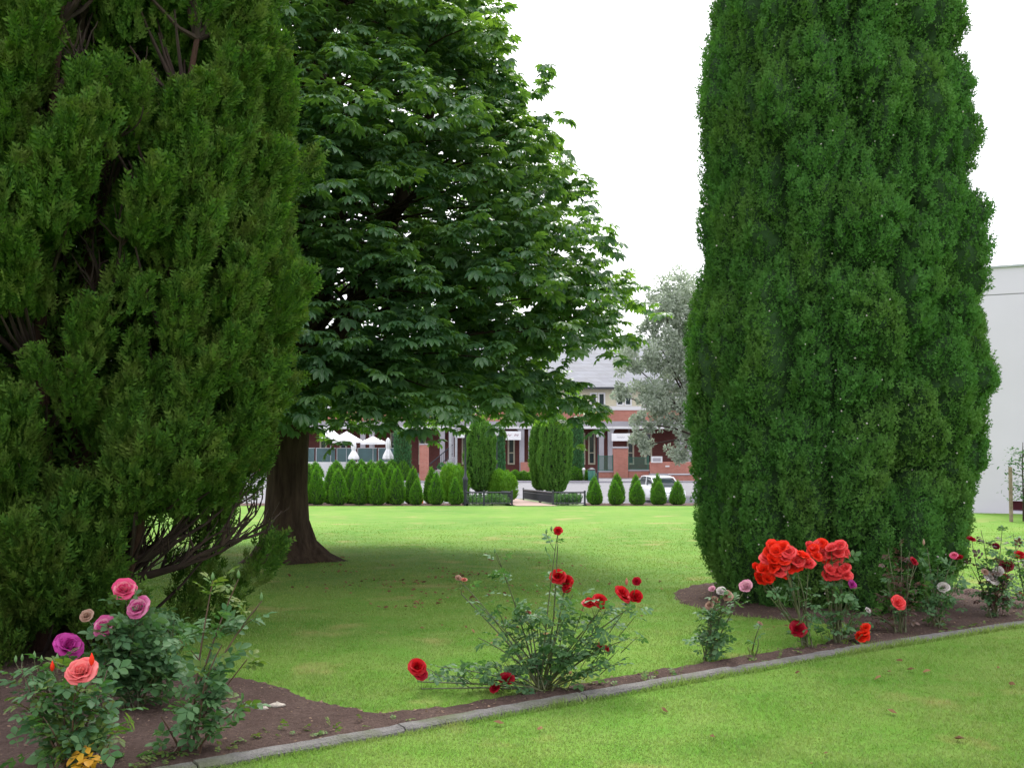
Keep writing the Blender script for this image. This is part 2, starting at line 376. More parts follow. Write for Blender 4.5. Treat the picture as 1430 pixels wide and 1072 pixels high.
# flower bed -------------------------------------------------------------
K0 = np.array([-1.68, 5.20]); KD = np.array([.821, .571]); KN = np.array([-.571, .821])     # kerb line, its direction, its far side
def kpt(t, off=0): return K0 + KD*t + KN*off
def k_off(X, Y): return (X - K0[0])*KN[0] + (Y - K0[1])*KN[1]
def k_t(X, Y): return (X - K0[0])*KD[0] + (Y - K0[1])*KD[1]
bed_back = [(-9,9.6),(-6.2,9.9),(-4.4,9.9),(-3.4,9.5),(-2.95,8.7),(-2.55,7.75),(-2.15,7.32),(-1.68,7.12),(-1.35,6.88),(-1.08,6.52),(-.8,6.28),(-.49,6.36),(-.07,6.58),(.39,6.90),(.89,7.28),(1.45,7.70),(2.07,8.14),(2.5,8.62),(2.75,9.12)]
cxx, cyy, cr = 3.35, 10.95, 1.78
arc = [(cxx + cr*math.cos(a_), cyy + cr*math.sin(a_)) for a_ in np.radians(np.linspace(252, -20, 26))]
bed_back += arc + [(5.6,10.8),(6.6,11.6),(9,13.3)]
kf = [tuple(kpt(12.9, .03)), tuple(kpt(-9, .03))]
bed_poly = np.array(bed_back + kf)
def inside(X, Y, P):
    r = np.zeros(X.shape, bool); j = len(P) - 1
    for i in range(len(P)):
        xi, yi = P[i]; xj, yj = P[j]
        c = ((yi > Y) != (yj > Y)) & (X < (xj - xi) * (Y - yi) / (yj - yi + 1e-12) + xi); r ^= c; j = i
    return r
def edge_dist(X, Y, P):
    d = np.full(X.shape, 1e9)
    for i in range(len(P)):
        a_ = P[i-1]; b_ = P[i]; e_ = b_ - a_; L = (e_**2).sum() + 1e-12
        t = np.clip(((X-a_[0])*e_[0] + (Y-a_[1])*e_[1]) / L, 0, 1)
        d = np.minimum(d, np.hypot(X-a_[0]-t*e_[0], Y-a_[1]-t*e_[1]))
    return d
def bed_sd(X, Y):
    X = np.asarray(X, float); Y = np.asarray(Y, float)
    return np.where(inside(X, Y, bed_poly), 1, -1) * edge_dist(X, Y, bed_poly) + .035 * vnoise(np.stack([X*6, Y*6, X*0+3], -1))
def soil_z(X, Y):
    sd = bed_sd(X, Y); p = np.stack([X*9, Y*9, X*0+.5], -1)
    kk = sstep(.0, .10, k_off(X, Y))
    back = np.where(k_off(X, Y) < .25, 1.0, sstep(-.02, .06, sd))
    return ground(X, Y) - .03 + .045*back*(.4+.6*kk) + (.010*vnoise(p) + .008*vnoise(p*2.7) + .006*vnoise(p*6)) * (sd > 0)
gx = np.arange(-7.5, 9.2, .045); gy = np.arange(2.5, 13.6, .045)
X, Y = np.meshgrid(gx, gy); sd = bed_sd(X, Y); Zs = soil_z(X, Y); ok = sd > -.06
ok &= (k_off(X, Y) > -.0)
idx = -np.ones(X.shape, int); idx[ok] = np.arange(ok.sum()); V = np.stack([X[ok], Y[ok], Zs[ok]], -1)
q = np.stack([idx[:-1,:-1], idx[:-1,1:], idx[1:,1:], idx[1:,:-1]], -1).reshape(-1, 4); q = q[(q >= 0).all(1)]
o = tag(link('flower_bed_soil', V, q, M['soil']), kind='structure'); o.data.polygons.foreach_set('use_smooth', [True]*len(o.data.polygons))
# concrete edging: sections end to end, irregular
kb = MB(); t = -8.0
while t < 13.2:
    L = random.uniform(1.1, 1.3); n = 22
    vs_ = []; j1, j2 = random.uniform(-.006, .006), random.uniform(-.004, .006)
    for i in range(n+1):
        tt = t + .004 + (L-.012)*i/n
        pf_ = kpt(tt, -.098 + j1 + .0035*random.uniform(-1,1)); pb = kpt(tt, .0 + j1 + .006*random.uniform(-1,1))
        g_ = gz(pf_[0], pf_[1]); h = .027 + j2 + .0018*random.uniform(-1,1)
        n2 = KN * .015
        vs_ += [(pf_[0], pf_[1], g_-.1), (pf_[0], pf_[1], g_+h-.014), (pf_[0]+n2[0], pf_[1]+n2[1], g_+h), (pb[0]-n2[0], pb[1]-n2[1], g_+h+.003), (pb[0], pb[1], g_+h-.012), (pb[0], pb[1], g_-.1)]
    fs = [(i*6+k, (i+1)*6+k, (i+1)*6+(k+1)%6, i*6+(k+1)%6) for i in range(n) for k in range(6)] + [tuple(range(6)), tuple(n*6+k for k in range(6))[::-1]]
    kb.add(vs_, fs); t += L
tag(kb.build('bed_kerb', M['kerb']), 'grey weathered concrete edging running diagonally between bed and lawn', 'kerb')
bpy.data.objects['bed_kerb']['kind'] = 'structure'
del bpy.data.objects['bed_kerb']['category']
# ------------------------------------------------------------------ grass blades
def grass():
    P = []
    n = 900000
    t_ = rng.random(n)
    Yg = 4.6 + 20 * t_**1.9
    Xg = (rng.random(n)*2 - 1) * (.5 * Yg + 1.7)
    sd = bed_sd(Xg, Yg); ko = k_off(Xg, Yg)
    keep = (((sd < -.01 + .03*rng.random(n)) & (ko > .05)) | (ko < -.102))
    keep &= rng.random(n) < np.clip(1 - (Yg-4.6)/20, 0, 1)**.8
    Xg, Yg = Xg[keep], Yg[keep]
    h = rng.uniform(.008, .021, len(Xg)) * (1 + .35*vnoise(np.stack([Xg*2.5, Yg*2.5, Xg*0], -1)))
    # shaggy fringe on the lawn side of the edging and round the bed
    m = 8000; tt = rng.uniform(-2.5, 12, m); pk = K0[None] + KD[None]*tt[:, None] + KN[None]*(-.105 - np.abs(rng.normal(0, .016, m)))[:, None]
    hf = rng.uniform(.012, .055, m) * (1 + .5*vnoise(np.stack([pk[:,0]*3, pk[:,1]*3, tt*0+9], -1)))
    k2 = 60000; xa = rng.uniform(-3, 6, k2); ya = rng.uniform(5.5, 13, k2); s2 = bed_sd(xa, ya); s2ok = (s2 < .035) & (s2 > -.05) & (k_off(xa, ya) > .15)
    Xg = np.concatenate([Xg, pk[:,0], xa[s2ok]]); Yg = np.concatenate([Yg, pk[:,1], ya[s2ok]]); h = np.concatenate([h, hf, rng.uniform(.02, .05, s2ok.sum())])
    # weedy tufts in the bed strip
    n = len(Xg); an = rng.random(n)*2*PI; wd = (.0018 + .00026*Yg) * (1 + .3*rng.random(n)); ln = h*rng.uniform(.3, 1.0, n); la = rng.random(n)*2*PI
    base = np.stack([Xg, Yg, ground(Xg, Yg) - .003], -1); sdv = np.stack([np.cos(an), np.sin(an), an*0], -1)*wd[:, None]
    top = base + np.stack([np.cos(la)*ln, np.sin(la)*ln, h], -1); 
    V = np.stack([base - sdv, base + sdv, top], 1).reshape(-1, 3); return link('grass', V, np.arange(n*3).reshape(-1, 3), M['blade'])
tag(grass(), 'short mown grass blades over the near and middle lawn', 'grass', kind='stuff')
# ------------------------------------------------------------------ loose bits on soil and lawn
def bits(name, label, P, size, mat, flat=.4):
    n = len(P); tv = np.array([(-.5,-.35,0),(.5,-.25,.0),(.45,.35,.25),(-.4,.3,.12),(0,0,.42)]); tf = np.array([(0,1,4),(1,2,4),(2,3,4),(3,0,4)])
    R = frames(np.stack([rng.normal(size=n), rng.normal(size=n), rng.normal(size=n)*.12], -1), .25, (0,0,1))
    s = size*(.5+rng.random(n))[:, None]*np.array([1, 1, flat])[None]*np.stack([.5+rng.random(n)*.6, np.ones(n), np.ones(n)], -1)
    V, f = scatter(tv, tf, P, R, s); return tag(link(name, V, f, mat), label, name.split('_')[-1], kind='stuff')
n = 26000; x = rng.uniform(-5, 7.5, n); y = rng.uniform(4.2, 13, n); k = (bed_sd(x, y) > -.045) & (k_off(x, y) > .03) & (rng.random(n) < .35 + .5*(vnoise(np.stack([x*1.5, y*1.5, x*0], -1)) > 0)); x, y = x[k], y[k]
bits('bark_chips', 'brown bark crumbs and small clods lying over the bed soil', np.stack([x, y, soil_z(x, y)+.001], -1), .016, M['chip'], .6)
n = 420; x = rng.normal(-.6, 1.6, n); y = rng.normal(12.0, 1.8, n); cl = vnoise(np.stack([x*1.2, y*1.2, x*0+4], -1)) > .15; x, y = x[cl], y[cl]
x2 = rng.uniform(-1, 4.5, 55); y2 = rng.uniform(5, 9, 55); k = (k_off(x2, y2) < -.25); x = np.concatenate([x, x2[k]]); y = np.concatenate([y, y2[k]])
k = bed_sd(x, y) < -.05; x, y = x[k], y[k]
for cx_, cy_ in ((555,812),(580,815),(640,803),(655,805),(668,803),(590,845),(480,780),(620,795),(560,850),(470,800),(660,800),(630,808)):
    p = on_ground(cx_, cy_); x = np.concatenate([x, rng.normal(p.x, .13, 9)]); y = np.concatenate([y, rng.normal(p.y, .05, 9)])
bits('fallen_leaves', 'dry brown fallen leaves scattered thinly over the grass', np.stack([x, y, ground(x, y)+.018], -1), .038, M['dry_leaf'], .8)
for i, (cx_, cy_, s, lb) in enumerate(((386, 990, .050, 'pale flat stone on the bare soil, larger of two near the kerb'), (366, 993, .034, 'small pale stone on the bare soil left of a larger one'))):
    p = on_ground(cx_, cy_); mb = MB(); mb.lathe([(.02,0),(.55,.1),(.8,.3),(.6,.5),(.1,.58)], (0,0,0), 9, 1.3, .8); mb.v[0] = mb.v[0]*s*(1+.12*rng.normal(size=mb.v[0].shape))
    o = mb.build('stone', M['stone'], None, True, None); o.location = (p.x, p.y, p.z + .008); tag(o, lb, 'stone')
# ------------------------------------------------------------------ horse chestnut
def chestnut():
    b = on_ground(398, 783); tx, ty, tz = b.x, b.y, b.z
    root = thing('horse_chestnut_tree', (tx, ty, tz), 'large horse chestnut tree with broad crown of palmate leaves on the lawn', 'tree')
    mb = MB()
    # trunk with flare and buttress roots
    sides = 26; prof = [(0,.62),(.06,.50),(.15,.41),(.32,.34),(.6,.30),(1.0,.275),(1.6,.27),(2.3,.29),(2.8,.26)]
    vv = []; 
    for z, r in prof:
        for k in range(sides):
            an = 2*PI*k/sides; fl = max(0, (.5 - z)/.5)
            rr = r*(1 + .32*fl*max(0, math.cos(an*5+.3))**2 + .05*math.sin(an*7+z*2) + .03*math.sin(an*13 + z*5)) + (.22*fl**2 if abs(an - .0) < .3 or an > 2*PI-.25 else 0)
            vv.append((tx + rr*math.cos(an) + .02*z, ty + rr*math.sin(an), tz - .04 + z))
    fs = [(i*sides+k, i*sides+(k+1)%sides, (i+1)*sides+(k+1)%sides, (i+1)*sides+k) for i in range(len(prof)-1) for k in range(sides)]
    mb.add(vv, fs); mb.build('trunk', M['chestnut_bark'], root, True)
    lb = MB()
    stems = []
    for k, (ax, ay) in enumerate(((.9,.1),(.35,-.6),(-.7,.2),(.25,.8),(-.4,-.4),(1.7,.4))):
        pts = []; rr = []
        for i in range(9):
            u = i/8; z = 2.2 + u*(7.6 - abs(ax)*1.6); pts.append((tx+.05 + ax*(u**.7)*1.25, ty + ay*(u**.7)*1.25, tz+z)); rr.append(.155*(1-u)**.7 + .025)
        lb.tube(pts, rr, 9, True, .05); stems.append(pts)
    Rz = lambda z: np.interp(z, [1.3,1.7,2.1,2.6,3.0,3.5,4.4,5.1,5.6,6.5,7.5,9,10.3,11.2], [3.5,4.0,4.35,4.6,4.7,4.5,4.1,3.95,3.75,3.25,2.7,1.9,1.1,.3])
    C_, D_ = [], []
    nz = 0
    z = 1.45
    while z < 10.8:
        R = float(Rz(z)); npl = max(3, int(2*PI*R*.80))
        for ring, (frac, cnt) in enumerate(((.93, npl), (.72, int(npl*.66)), (.45, int(npl*.30)))):
            for k in range(cnt):
                an = 2*PI*(k + random.random()*.8)/cnt + z*1.7
                fr = frac + random.uniform(-.10, .05)
                ca, sa = math.cos(an), math.sin(an)
                rr = R*fr*(1 - .10*max(0, -sa)); px = tx + ca*rr; py = ty + sa*rr; pz = z + random.uniform(-.40, .40) + (.25 if ring else 0)
                lo_b = 1.86 + .35*(ring > 0) + (.12 if ca > .6 else 0) - (.30 if (sa < -.3 and ca < .15) else 0) + .25*max(0, ca*rr-3.0) + 1.9*min(1, max(0, ca*rr-3.6))
                if pz < lo_b: pz = lo_b + random.random()*.2
                if (px+3.5)**2 + (py-8.6)**2 < 2.5**2: continue
                if sa > .25 and random.random() < .25: continue
                D_.append((ca, sa)); C_.append((px, py, pz, .50 + .38*random.random()))
        z += .40
    pos = []; dr = []
    for (px, py, pz, pr), (ca, sa) in zip(C_, D_):
        # a branch to each spray
        st = stems[random.randrange(len(stems))]; rad = math.hypot(px-tx, py-ty)
        z0 = max(2.0, min(pz + tz*0 - .25*rad + random.uniform(-.3, .5), 9)); 
        a0 = min(st, key=lambda q: abs(q[2]-z0)) if z0 > 2.4 else (tx, ty, z0)
        A = Vector(a0); B = Vector((px, py, pz-.05)); mid = (A+B)*.5 + Vector((random.uniform(-.2,.2), random.uniform(-.2,.2), .25 + .08*rad))
        pts = [A.lerp(mid, u).lerp(mid.lerp(B, u), u) for u in (0,.2,.4,.6,.8,1)]
        if random.random() < .62: lb.tube(pts, [.032,.028,.022,.016,.011,.006], 5, False)
        nc = int(25 * (pr/.75)**2)
        for _ in range(nc):
            u = math.sqrt(random.random())*pr; an = random.random()*2*PI
            ox, oy = u*math.cos(an), u*math.sin(an); out_ = ox*ca + oy*sa
            c = (px+ox, py+oy, pz - .34*max(out_, -.25) - .10*u*u + random.gauss(0, .12))
            nl = random.choice((3,4,4,5)); a0_ = math.atan2(sa, ca)
            for j in range(nl):
                aj = a0_ + (j - (nl-1)/2)*1.15 + random.gauss(0, .35)
                pos.append(c); dr.append((math.cos(aj), math.sin(aj), random.gauss(-.16, .34)))
    pos = np.array(pos); dr = np.array(dr)
    R = frames(dr, .22, (0,0,1)); V, f = scatter(CHL[0], CHL[1], pos, R, rng.uniform(.44, .80, len(pos)))
    print('chestnut leaves', len(pos), 'tris', len(f))
    lb.build('limbs', M['chestnut_bark'], root, True)
    link('crown', V - np.array((tx,ty,tz)), f, M['chestnut_leaf'], root)
chestnut()
def worley(u, v, nu, seed):
    """distance to the nearest jittered cell centre, and the gap to the second (u wraps at nu)"""
    r = np.random.default_rng(seed); J = r.random((nu, 64, 3)); iu = np.floor(u).astype(int); iv = np.floor(v).astype(int)
    f1 = np.full(np.shape(u), 9.0); f2 = f1.copy(); h = np.zeros_like(f1)
    for a in (-1, 0, 1):
        for b in (-1, 0, 1):
            c = J[(iu+a) % nu, (iv+b) % 64]; d = np.hypot(iu+a+c[..., 0]-u, iv+b+c[..., 1]-v)
            n1 = d < f1; f2 = np.where(n1, f1, np.minimum(f2, d)); h = np.where(n1, c[..., 2], h); f1 = np.where(n1, d, f1)
    return f1, f2-f1, h
# ------------------------------------------------------------------ dense cypress (right)
def dense_cypress():
    cx_, cy_ = 3.34, 11.0; g0 = gz(cx_, cy_)
    root = thing('cypress_tree', (cx_, cy_, g0), 'huge dense green cypress shaped as a broad column', 'tree', None)
    S = F/11.0
    ys = [-450,-350,-200,-60,0,60,95,150,200,265,330,400,480,550,600,650,700,740,780,820,845,862]
    xl = [1150,1110,1062,1015,998,985,977,974,972,976,975,968,952,949,955,963,965,966,974,990,1008,1030]
    xr = [1180,1230,1290,1345,1358,1368,1340,1378,1383,1362,1383,1387,1385,1382,1378,1370,1356,1347,1335,1316,1294,1270]
    zz = np.array([EYE + (HZ - y)/S for y in ys])[::-1]; cpx = CX + cx_*S
    Lw = ((cpx - np.array(xl))/S)[::-1]; Rw = ((np.array(xr) - cpx)/S)[::-1]
    def radius(th, z):
        c = np.cos(th); wl = np.interp(z, zz, Lw); wr = np.interp(z, zz, Rw); m = .5*(wl+wr)
        base = np.where(c > 0, (wr-.10)*c*c + m*(1-c*c), wl*c*c + m*(1-c*c)) - .06
        p = np.stack([np.cos(th)*base*1.0, np.sin(th)*base*1.0, z*.62], -1)
        l1 = 1 - np.abs(vnoise(p*1.5 + 7)); l2 = 1 - np.abs(vnoise(np.stack([p[...,0]*3.6, p[...,1]*3.6, z*2.1], -1) + 3)); l3 = vnoise(np.stack([p[...,0]*9, p[...,1]*9, z*7], -1))
        wv = .22*vnoise(np.stack([p[...,0]*3, p[...,1]*3, z*1.6], -1))
        a1, g1, h1 = worley((th+PI)/(2*PI)*19 + wv*1.2, z/1.05 + wv, 19, 5); a2, g2, h2 = worley((th+PI)/(2*PI)*52 + wv*2, z/.30 + wv, 52, 6); a3, g3, h3 = worley((th+PI)/(2*PI)*130, z/.085, 130, 7)
        rough = .10*(l1 - .84) + .26*np.minimum(g1*1.9, 1)**.7 + .14*(h1-.5) - .20 + .10*np.minimum(g2*1.8, 1) + .05*(h2-.5) - .07 + .035*np.minimum(g3*2, 1) + .02*l3
        # folds running up between the plumes
        fold = np.zeros_like(base)
        for th0, z0, z1, dep, wd, sl_ in ((-1.78,3.8,7.5,.16,.055,.02),(-.95,4.0,6.6,.22,.06,-.03),(-1.32,3.6,5.6,.15,.06,.04),(-2.25,2.2,4.4,.13,.06,-.05),(-.72,1.6,4.6,.16,.05,.03),(-1.5,.6,2.4,.10,.07,.05),(-2.5,4.6,7.2,.13,.06,.02),(-2.85,.6,2.6,.10,.07,.0),(-.35,3.0,6.5,.20,.06,.02)):
            wz = sstep(z0-.4, z0+.3, z) * sstep(z1+.4, z1-.3, z)
            dth = th - th0 - sl_*(z - z0) - .03*np.sin(z*4 + th0*9); fold += dep*wz*np.exp(-(dth/wd)**2)
        edge = np.abs(c)**3
        return base + rough*(1 - .55*edge) - fold*1.25
    # dark closed core a little inside, added to block light between the sprigs
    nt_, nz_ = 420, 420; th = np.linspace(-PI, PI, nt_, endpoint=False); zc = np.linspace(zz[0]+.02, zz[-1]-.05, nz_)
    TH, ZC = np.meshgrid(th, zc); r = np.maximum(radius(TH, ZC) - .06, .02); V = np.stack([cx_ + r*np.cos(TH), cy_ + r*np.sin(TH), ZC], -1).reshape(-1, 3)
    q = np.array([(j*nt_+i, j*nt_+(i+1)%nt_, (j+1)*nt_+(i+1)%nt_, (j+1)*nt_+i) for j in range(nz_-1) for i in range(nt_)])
    link('opaque_core', V - np.array((cx_,cy_,g0)), q, M['cypress_mid'], root, True)
    n = 290000
    th = rng.uniform(-PI, PI, n); th = np.where((np.sin(th) > .25) & (rng.random(n) < .6), -th, th)
    z = zz[0] + (zz[-1]-zz[0])*rng.random(n)**1.12
    keep = rng.random(n) < radius(th, z)/1.75; th, z = th[keep], z[keep]; n = len(th)
    e = .02; r = radius(th, z); P = lambda t_, z_: np.stack([cx_ + radius(t_, z_)*np.cos(t_), cy_ + radius(t_, z_)*np.sin(t_), z_], -1)
    p0 = P(th, z); du = P(th+e, z) - p0; dv = P(th, z+e) - p0; nr = norm(np.cross(du, dv))
    nr = np.where((nr[:, 0]*np.cos(th) + nr[:, 1]*np.sin(th))[:, None] < 0, -nr, nr)
    dep = rng.uniform(-.075, .012, n); pos = p0 + nr*dep[:, None]
    d = norm(nr*.42 + np.array([0,0,1.0])*.85 + rng.normal(size=(n,3))*.34)
    V, f = scatter(SP5[0], SP5[1], pos, frames(d, .9, (0,0,1)) if False else frames(d), rng.uniform(.030, .064, n))
    # a few loose shoots breaking the outline
    link('foliage', V - np.array((cx_,cy_,g0)), f, M['cypress_dense'], root)
    # pale little cones
    m = 260; ti = rng.integers(0, n, m); cv = np.array([(-1,0,0),(1,0,0),(0,1,0),(0,-1,0),(0,0,1),(0,0,-1)])*.5; cf = np.array([(0,2,4),(2,1,4),(1,3,4),(3,0,4),(2,0,5),(1,2,5),(3,1,5),(0,3,5)])
    V, f = scatter(cv, cf, p0[ti] + nr[ti]*.025, frames(d[ti]), rng.uniform(.014, .026, m)); tag(link('cones', V - np.array((cx_,cy_,g0)), f, M['pot'], root), kind='stuff')
    mb = MB(); mb.tube([(cx_-.1, cy_, g0-.05), (cx_-.05, cy_, g0+.5), (cx_, cy_, g0+1.4), (cx_, cy_, 6)], [.34,.26,.22,.1], 14, True, .1); mb.build('trunk', M['cypress_bark'], root, True)
    print('dense', n)
dense_cypress()
# ------------------------------------------------------------------ loose cypress (left)
def loose_cypress():
    global rng
    random.seed(21); rng = np.random.default_rng(21)
    cx_, cy_ = -3.5, 8.6; g0 = gz(cx_, cy_)
    root = thing('cypress_tree', (cx_, cy_, g0), 'old open cypress with loose plumes, bare twigs and brown trunks showing, left edge', 'tree')
    Rz = lambda z: np.interp(z, [.1,.8,1.2,1.6,2.0,2.55,2.9,3.3,4.2,5.0,6.5,8,9.5], [1.45,1.6,1.68,1.78,1.90,1.95,1.84,1.79,1.72,1.66,1.45,1.0,.2])
    mb = MB()
    limbs = []
    for bx_, by_, ax, ay, r0, H in ((.28,-.35,.30,-.25,.11,7.5),(.02,-.2,-.1,.2,.15,8),(-.35,-.4,-.5,-.3,.12,7),(.38,.1,.6,.25,.10,7),(.05,-.6,.3,-.5,.06,5),(-.75,-.1,-.8,.1,.12,6.5),(.55,-.4,.7,-.35,.05,4.5)):
        pts = [(cx_+bx_+ax*u + .06*math.sin(u*7+bx_*9), cy_+by_+ay*u, g0-.05 + u**1.1*H) for u in np.linspace(0,1,12)]
        mb.tube(pts, [r0*(1.25 if i == 0 else 1)*(1-.85*i/11) + .012 for i in range(12)], 9, True, .12); limbs.append(pts)
    mb.build('trunk', M['cypress_bark'], root, True)
    holes = [(-1.18,4.55,.17,.62),(-1.02,4.2,.13,.4),(-.92,3.15,.15,.50),(-1.02,2.6,.11,.4),(-1.55,2.2,.10,.3),(-1.36,1.25,.09,.28),(-1.80,3.5,.07,.25),(-1.7,.75,.12,.22),(-.75,.70,.26,.30),(-1.95,1.5,.08,.25),(-1.25,3.7,.07,.5),(-.40,.75,.3,.28)]
    pos = []; dr = []; sc_ = []; tw = MB(); tg = MB()
    plumes = []
    z = .12
    while z < 9.2:
        R = float(Rz(z)); cnt = max(4, int(2*PI*R/.20))
        for k in range(cnt):
            th = -PI + 2*PI*(k + random.random()*.7)/cnt; zz = z + random.uniform(-.12, .14)
            if math.sin(th) > .35 and random.random() < .5: continue
            if zz < .98 and -.80 < th < 1.5 and abs(th-.33) > .17: continue
            if vnoise(np.array([th*2.6+5, zz*1.5, 2.0])) > (.34 if th > -1.5 else .55) and random.random() < .8: continue
            if any(((th-a_)/b_)**2 + ((zz-h_)/c_)**2 < 1 for a_, h_, b_, c_ in holes): 
                if random.random() < .93: continue
            plumes.append((th, zz, R*random.uniform(.76, 1.0)*(1+.10*float(vnoise(np.array([th*3, zz*1.2, 7.0])))), random.uniform(.6, 1.45)))
            if random.random() < .5: plumes.append((th + random.uniform(-.1,.1), zz, R*random.uniform(.60, .8), random.uniform(.8, 1.2)))
        z += .17
    for th, zz, rr, s in plumes:
        low = zz < 1.7
        H = .42*s; W = .098*s; rad = np.array([math.cos(th), math.sin(th), 0])
        rr = max(.2, rr - W*.7)
        c0 = np.array([cx_, cy_, 0]) + rad*(rr-.10) + np.array([0,0,zz+g0-.12])
        ax = norm(np.array([0,0,1.0]) + rad*random.uniform(.15,.55) + rng.normal(size=3)*.14)
        m = int(230*s*s*(1.15 if math.sin(th) < .3 else .5)); t_ = rng.random(m)**.8; an = rng.random(m)*2*PI
        u = norm(np.cross(ax, np.array([.3,.9,.1]))); v = np.cross(ax, u); q = u[None]*np.cos(an)[:, None] + v[None]*np.sin(an)[:, None]
        # sub-tufts make the plume knobbly
        prof = W*np.sqrt(np.clip(np.sin(PI*np.clip(t_*.86+.12, 0, 1)), 0, 1))*(.55+.45*rng.random(m))*(1+.28*np.sin(an*3+t_*9+th*20))
        P = c0[None] + ax[None]*(t_*H)[:, None] + q*prof[:, None]
        d = norm(ax[None]*1.0 + q*.40 + rng.normal(size=(m,3))*.20)
        pos.append(P); dr.append(d); sc_.append(rng.uniform(.035, .085, m)*(.9+.2*s))
        if random.random() < .5:
            B = Vector(c0); A = Vector(min((p_ for L_ in limbs for p_ in L_ if p_[2] < B.z+.05 or p_[2] < .8), key=lambda p_: (Vector(p_)-B-Vector((0,0,-.45))).length))
            if (A-B).length > 1.7: continue
            md = (A+B)*.5 + Vector((0,0,-.10)); tw.tube([A, A.lerp(md,.6), md.lerp(B,.5), B], [.022,.016,.011,.006], 5, False)
    # bare lower boughs reaching towards the lawn, with dead twigs
    def bough(p, d, L, r, depth):
        n = 6; pts = [Vector(p)]; d = Vector(d)
        for i in range(n):
            d = (d + Vector((random.gauss(0,.12), random.gauss(0,.12), random.gauss(.03,.10)))).normalized(); d.z = max(d.z, .22); pts.append(pts[-1] + d*L/n)
        tw.tube(pts, [r*(1-.8*i/n) + .0015 for i in range(n+1)], 5 if r > .01 else 4, False)
        if depth:
            for i in range(1, n+1):
                for _ in range(2 if depth > 1 else 2):
                    if random.random() < .62: 
                        dd = (d + Vector((random.gauss(0,.5), random.gauss(0,.5), random.gauss(.3,.4)))).normalized(); bough(pts[i], dd, L*random.uniform(.35,.6), r*.45, depth-1)
    for p, d, L in (((.35,-.3,.42),(1,-.1,.34),1.05),((.3,-.2,.50),(1,.15,.4),.75),((.2,-.5,.5),(.8,-.6,.6),.8),((.4,.1,.40),(1,.3,.3),1.0),((.1,-.6,.3),(.3,-1,.5),.9),((.5,-.3,.9),(1,-.2,.6),1.1),((.2,-.4,1.9),(.6,-.8,.7),1.1),((.2,-.4,3.1),(.6,-.8,.9),1.2),((.1,-.3,2.5),(.7,-.6,.8),1.2),((-.1,-.4,1.0),(.0,-1,.5),.9),((.15,-.5,3.9),(.2,-.9,1.3),1.2),((.25,-.5,4.1),(.5,-.9,1.3),1.2),((-.5,-.5,.8),(-.4,-1,.5),.9)):
        bough((cx_+p[0], cy_+p[1], g0+p[2]), Vector(d).normalized(), L, .034, 2)
    tw.build('branches', M['twig'], root, False)
    # pale dead tangle
    for p in ((-3.15, 7.35, .78),):
        for _ in range(22 if p[2] < 1 else 8):
            d = Vector((random.gauss(0,1), random.gauss(0,.5), random.gauss(0,1))).normalized(); q0 = Vector(p) + d*.02
            tg.tube([q0, q0+d*.06+Vector((0,0,.01)), q0+d*.14+Vector((random.gauss(0,.02),0,-.02))], [.0025,.002,.001], 3, False)
    tg.build('dead_twigs', M['grey_twig'], root)
    # inner foliage in the dark of the crown
    m = 24000; th = rng.uniform(-PI, PI, m); z = np.where(th < -1.1, rng.uniform(.3, 9, m), rng.uniform(1.5, 9, m)); rr = Rz(z)*rng.uniform(.25,.62,m)
    pos.append(np.stack([cx_+rr*np.cos(th), cy_+rr*np.sin(th)+.15, z+g0], -1)); dr.append(norm(rng.normal(size=(m,3))+np.array([0,0,.6]))); sc_.append(rng.uniform(.10,.2,m))
    pos = np.concatenate(pos); dr = np.concatenate(dr); s = np.concatenate(sc_)
    big = rng.random(len(pos)) < .38; big[-24000:] = False; pos[big] += dr[big]*.012
    V, f = scatter(SPL[0], SPL[1], pos[~big], frames(dr[~big]), s[~big]); V2, f2 = scatter(SP7[0], SP7[1], pos[big], frames(dr[big]), s[big]*1.35)
    f = np.concatenate([f, f2 + len(V)]); V = np.concatenate([V, V2]); link('foliage', V - np.array((cx_,cy_,g0)), f, M['cypress_loose'], root)
    print('loose', len(pos), 'plumes', len(plumes))
loose_cypress()
# ------------------------------------------------------------------ small conifers, shrubs
def tuft_mesh(prof, nsp, size, seed, axis_up=.9, dens_core=.86, tmpl=SP5, lump=.08, streak=0):
    r = np.random.default_rng(seed); zs = np.array([p[0] for p in prof]); rs = np.array([p[1] for p in prof])
    def rad(th, z): 
        b = np.interp(z, zs, rs); return b*(1 + lump*vnoise(np.stack([np.cos(th)*2.2+seed*3, np.sin(th)*2.2, z*4+seed], -1)) + streak*vnoise(np.stack([np.cos(th)*5+seed, np.sin(th)*5, z*.8], -1)))
    zz = []
    while len(zz) < nsp:
        z = r.uniform(zs[0], zs[-1]); 
        if r.random() < np.interp(z, zs, rs)/rs.max() + .04: zz.append(z)
    z = np.array(zz); th = r.uniform(-PI, PI, nsp); rr = rad(th, z) - r.uniform(0, .5*size, nsp)
    pos = np.stack([rr*np.cos(th), rr*np.sin(th), z], -1); q = np.stack([np.cos(th), np.sin(th), 0*th], -1)
    d = norm(q*(1-axis_up*.5) + np.array([0,0,axis_up]) + r.normal(size=(nsp,3))*.28)
    V, f = scatter(tmpl[0], tmpl[1], pos, frames(d), r.uniform(.7,1.3,nsp)*size)
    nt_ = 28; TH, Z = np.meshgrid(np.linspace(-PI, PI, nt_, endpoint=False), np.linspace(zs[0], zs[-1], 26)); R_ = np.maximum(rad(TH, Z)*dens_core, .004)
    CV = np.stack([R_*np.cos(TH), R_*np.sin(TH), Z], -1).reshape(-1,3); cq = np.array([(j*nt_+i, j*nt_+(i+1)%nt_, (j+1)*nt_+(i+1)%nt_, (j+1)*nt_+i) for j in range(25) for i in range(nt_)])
    return V, f, CV, cq
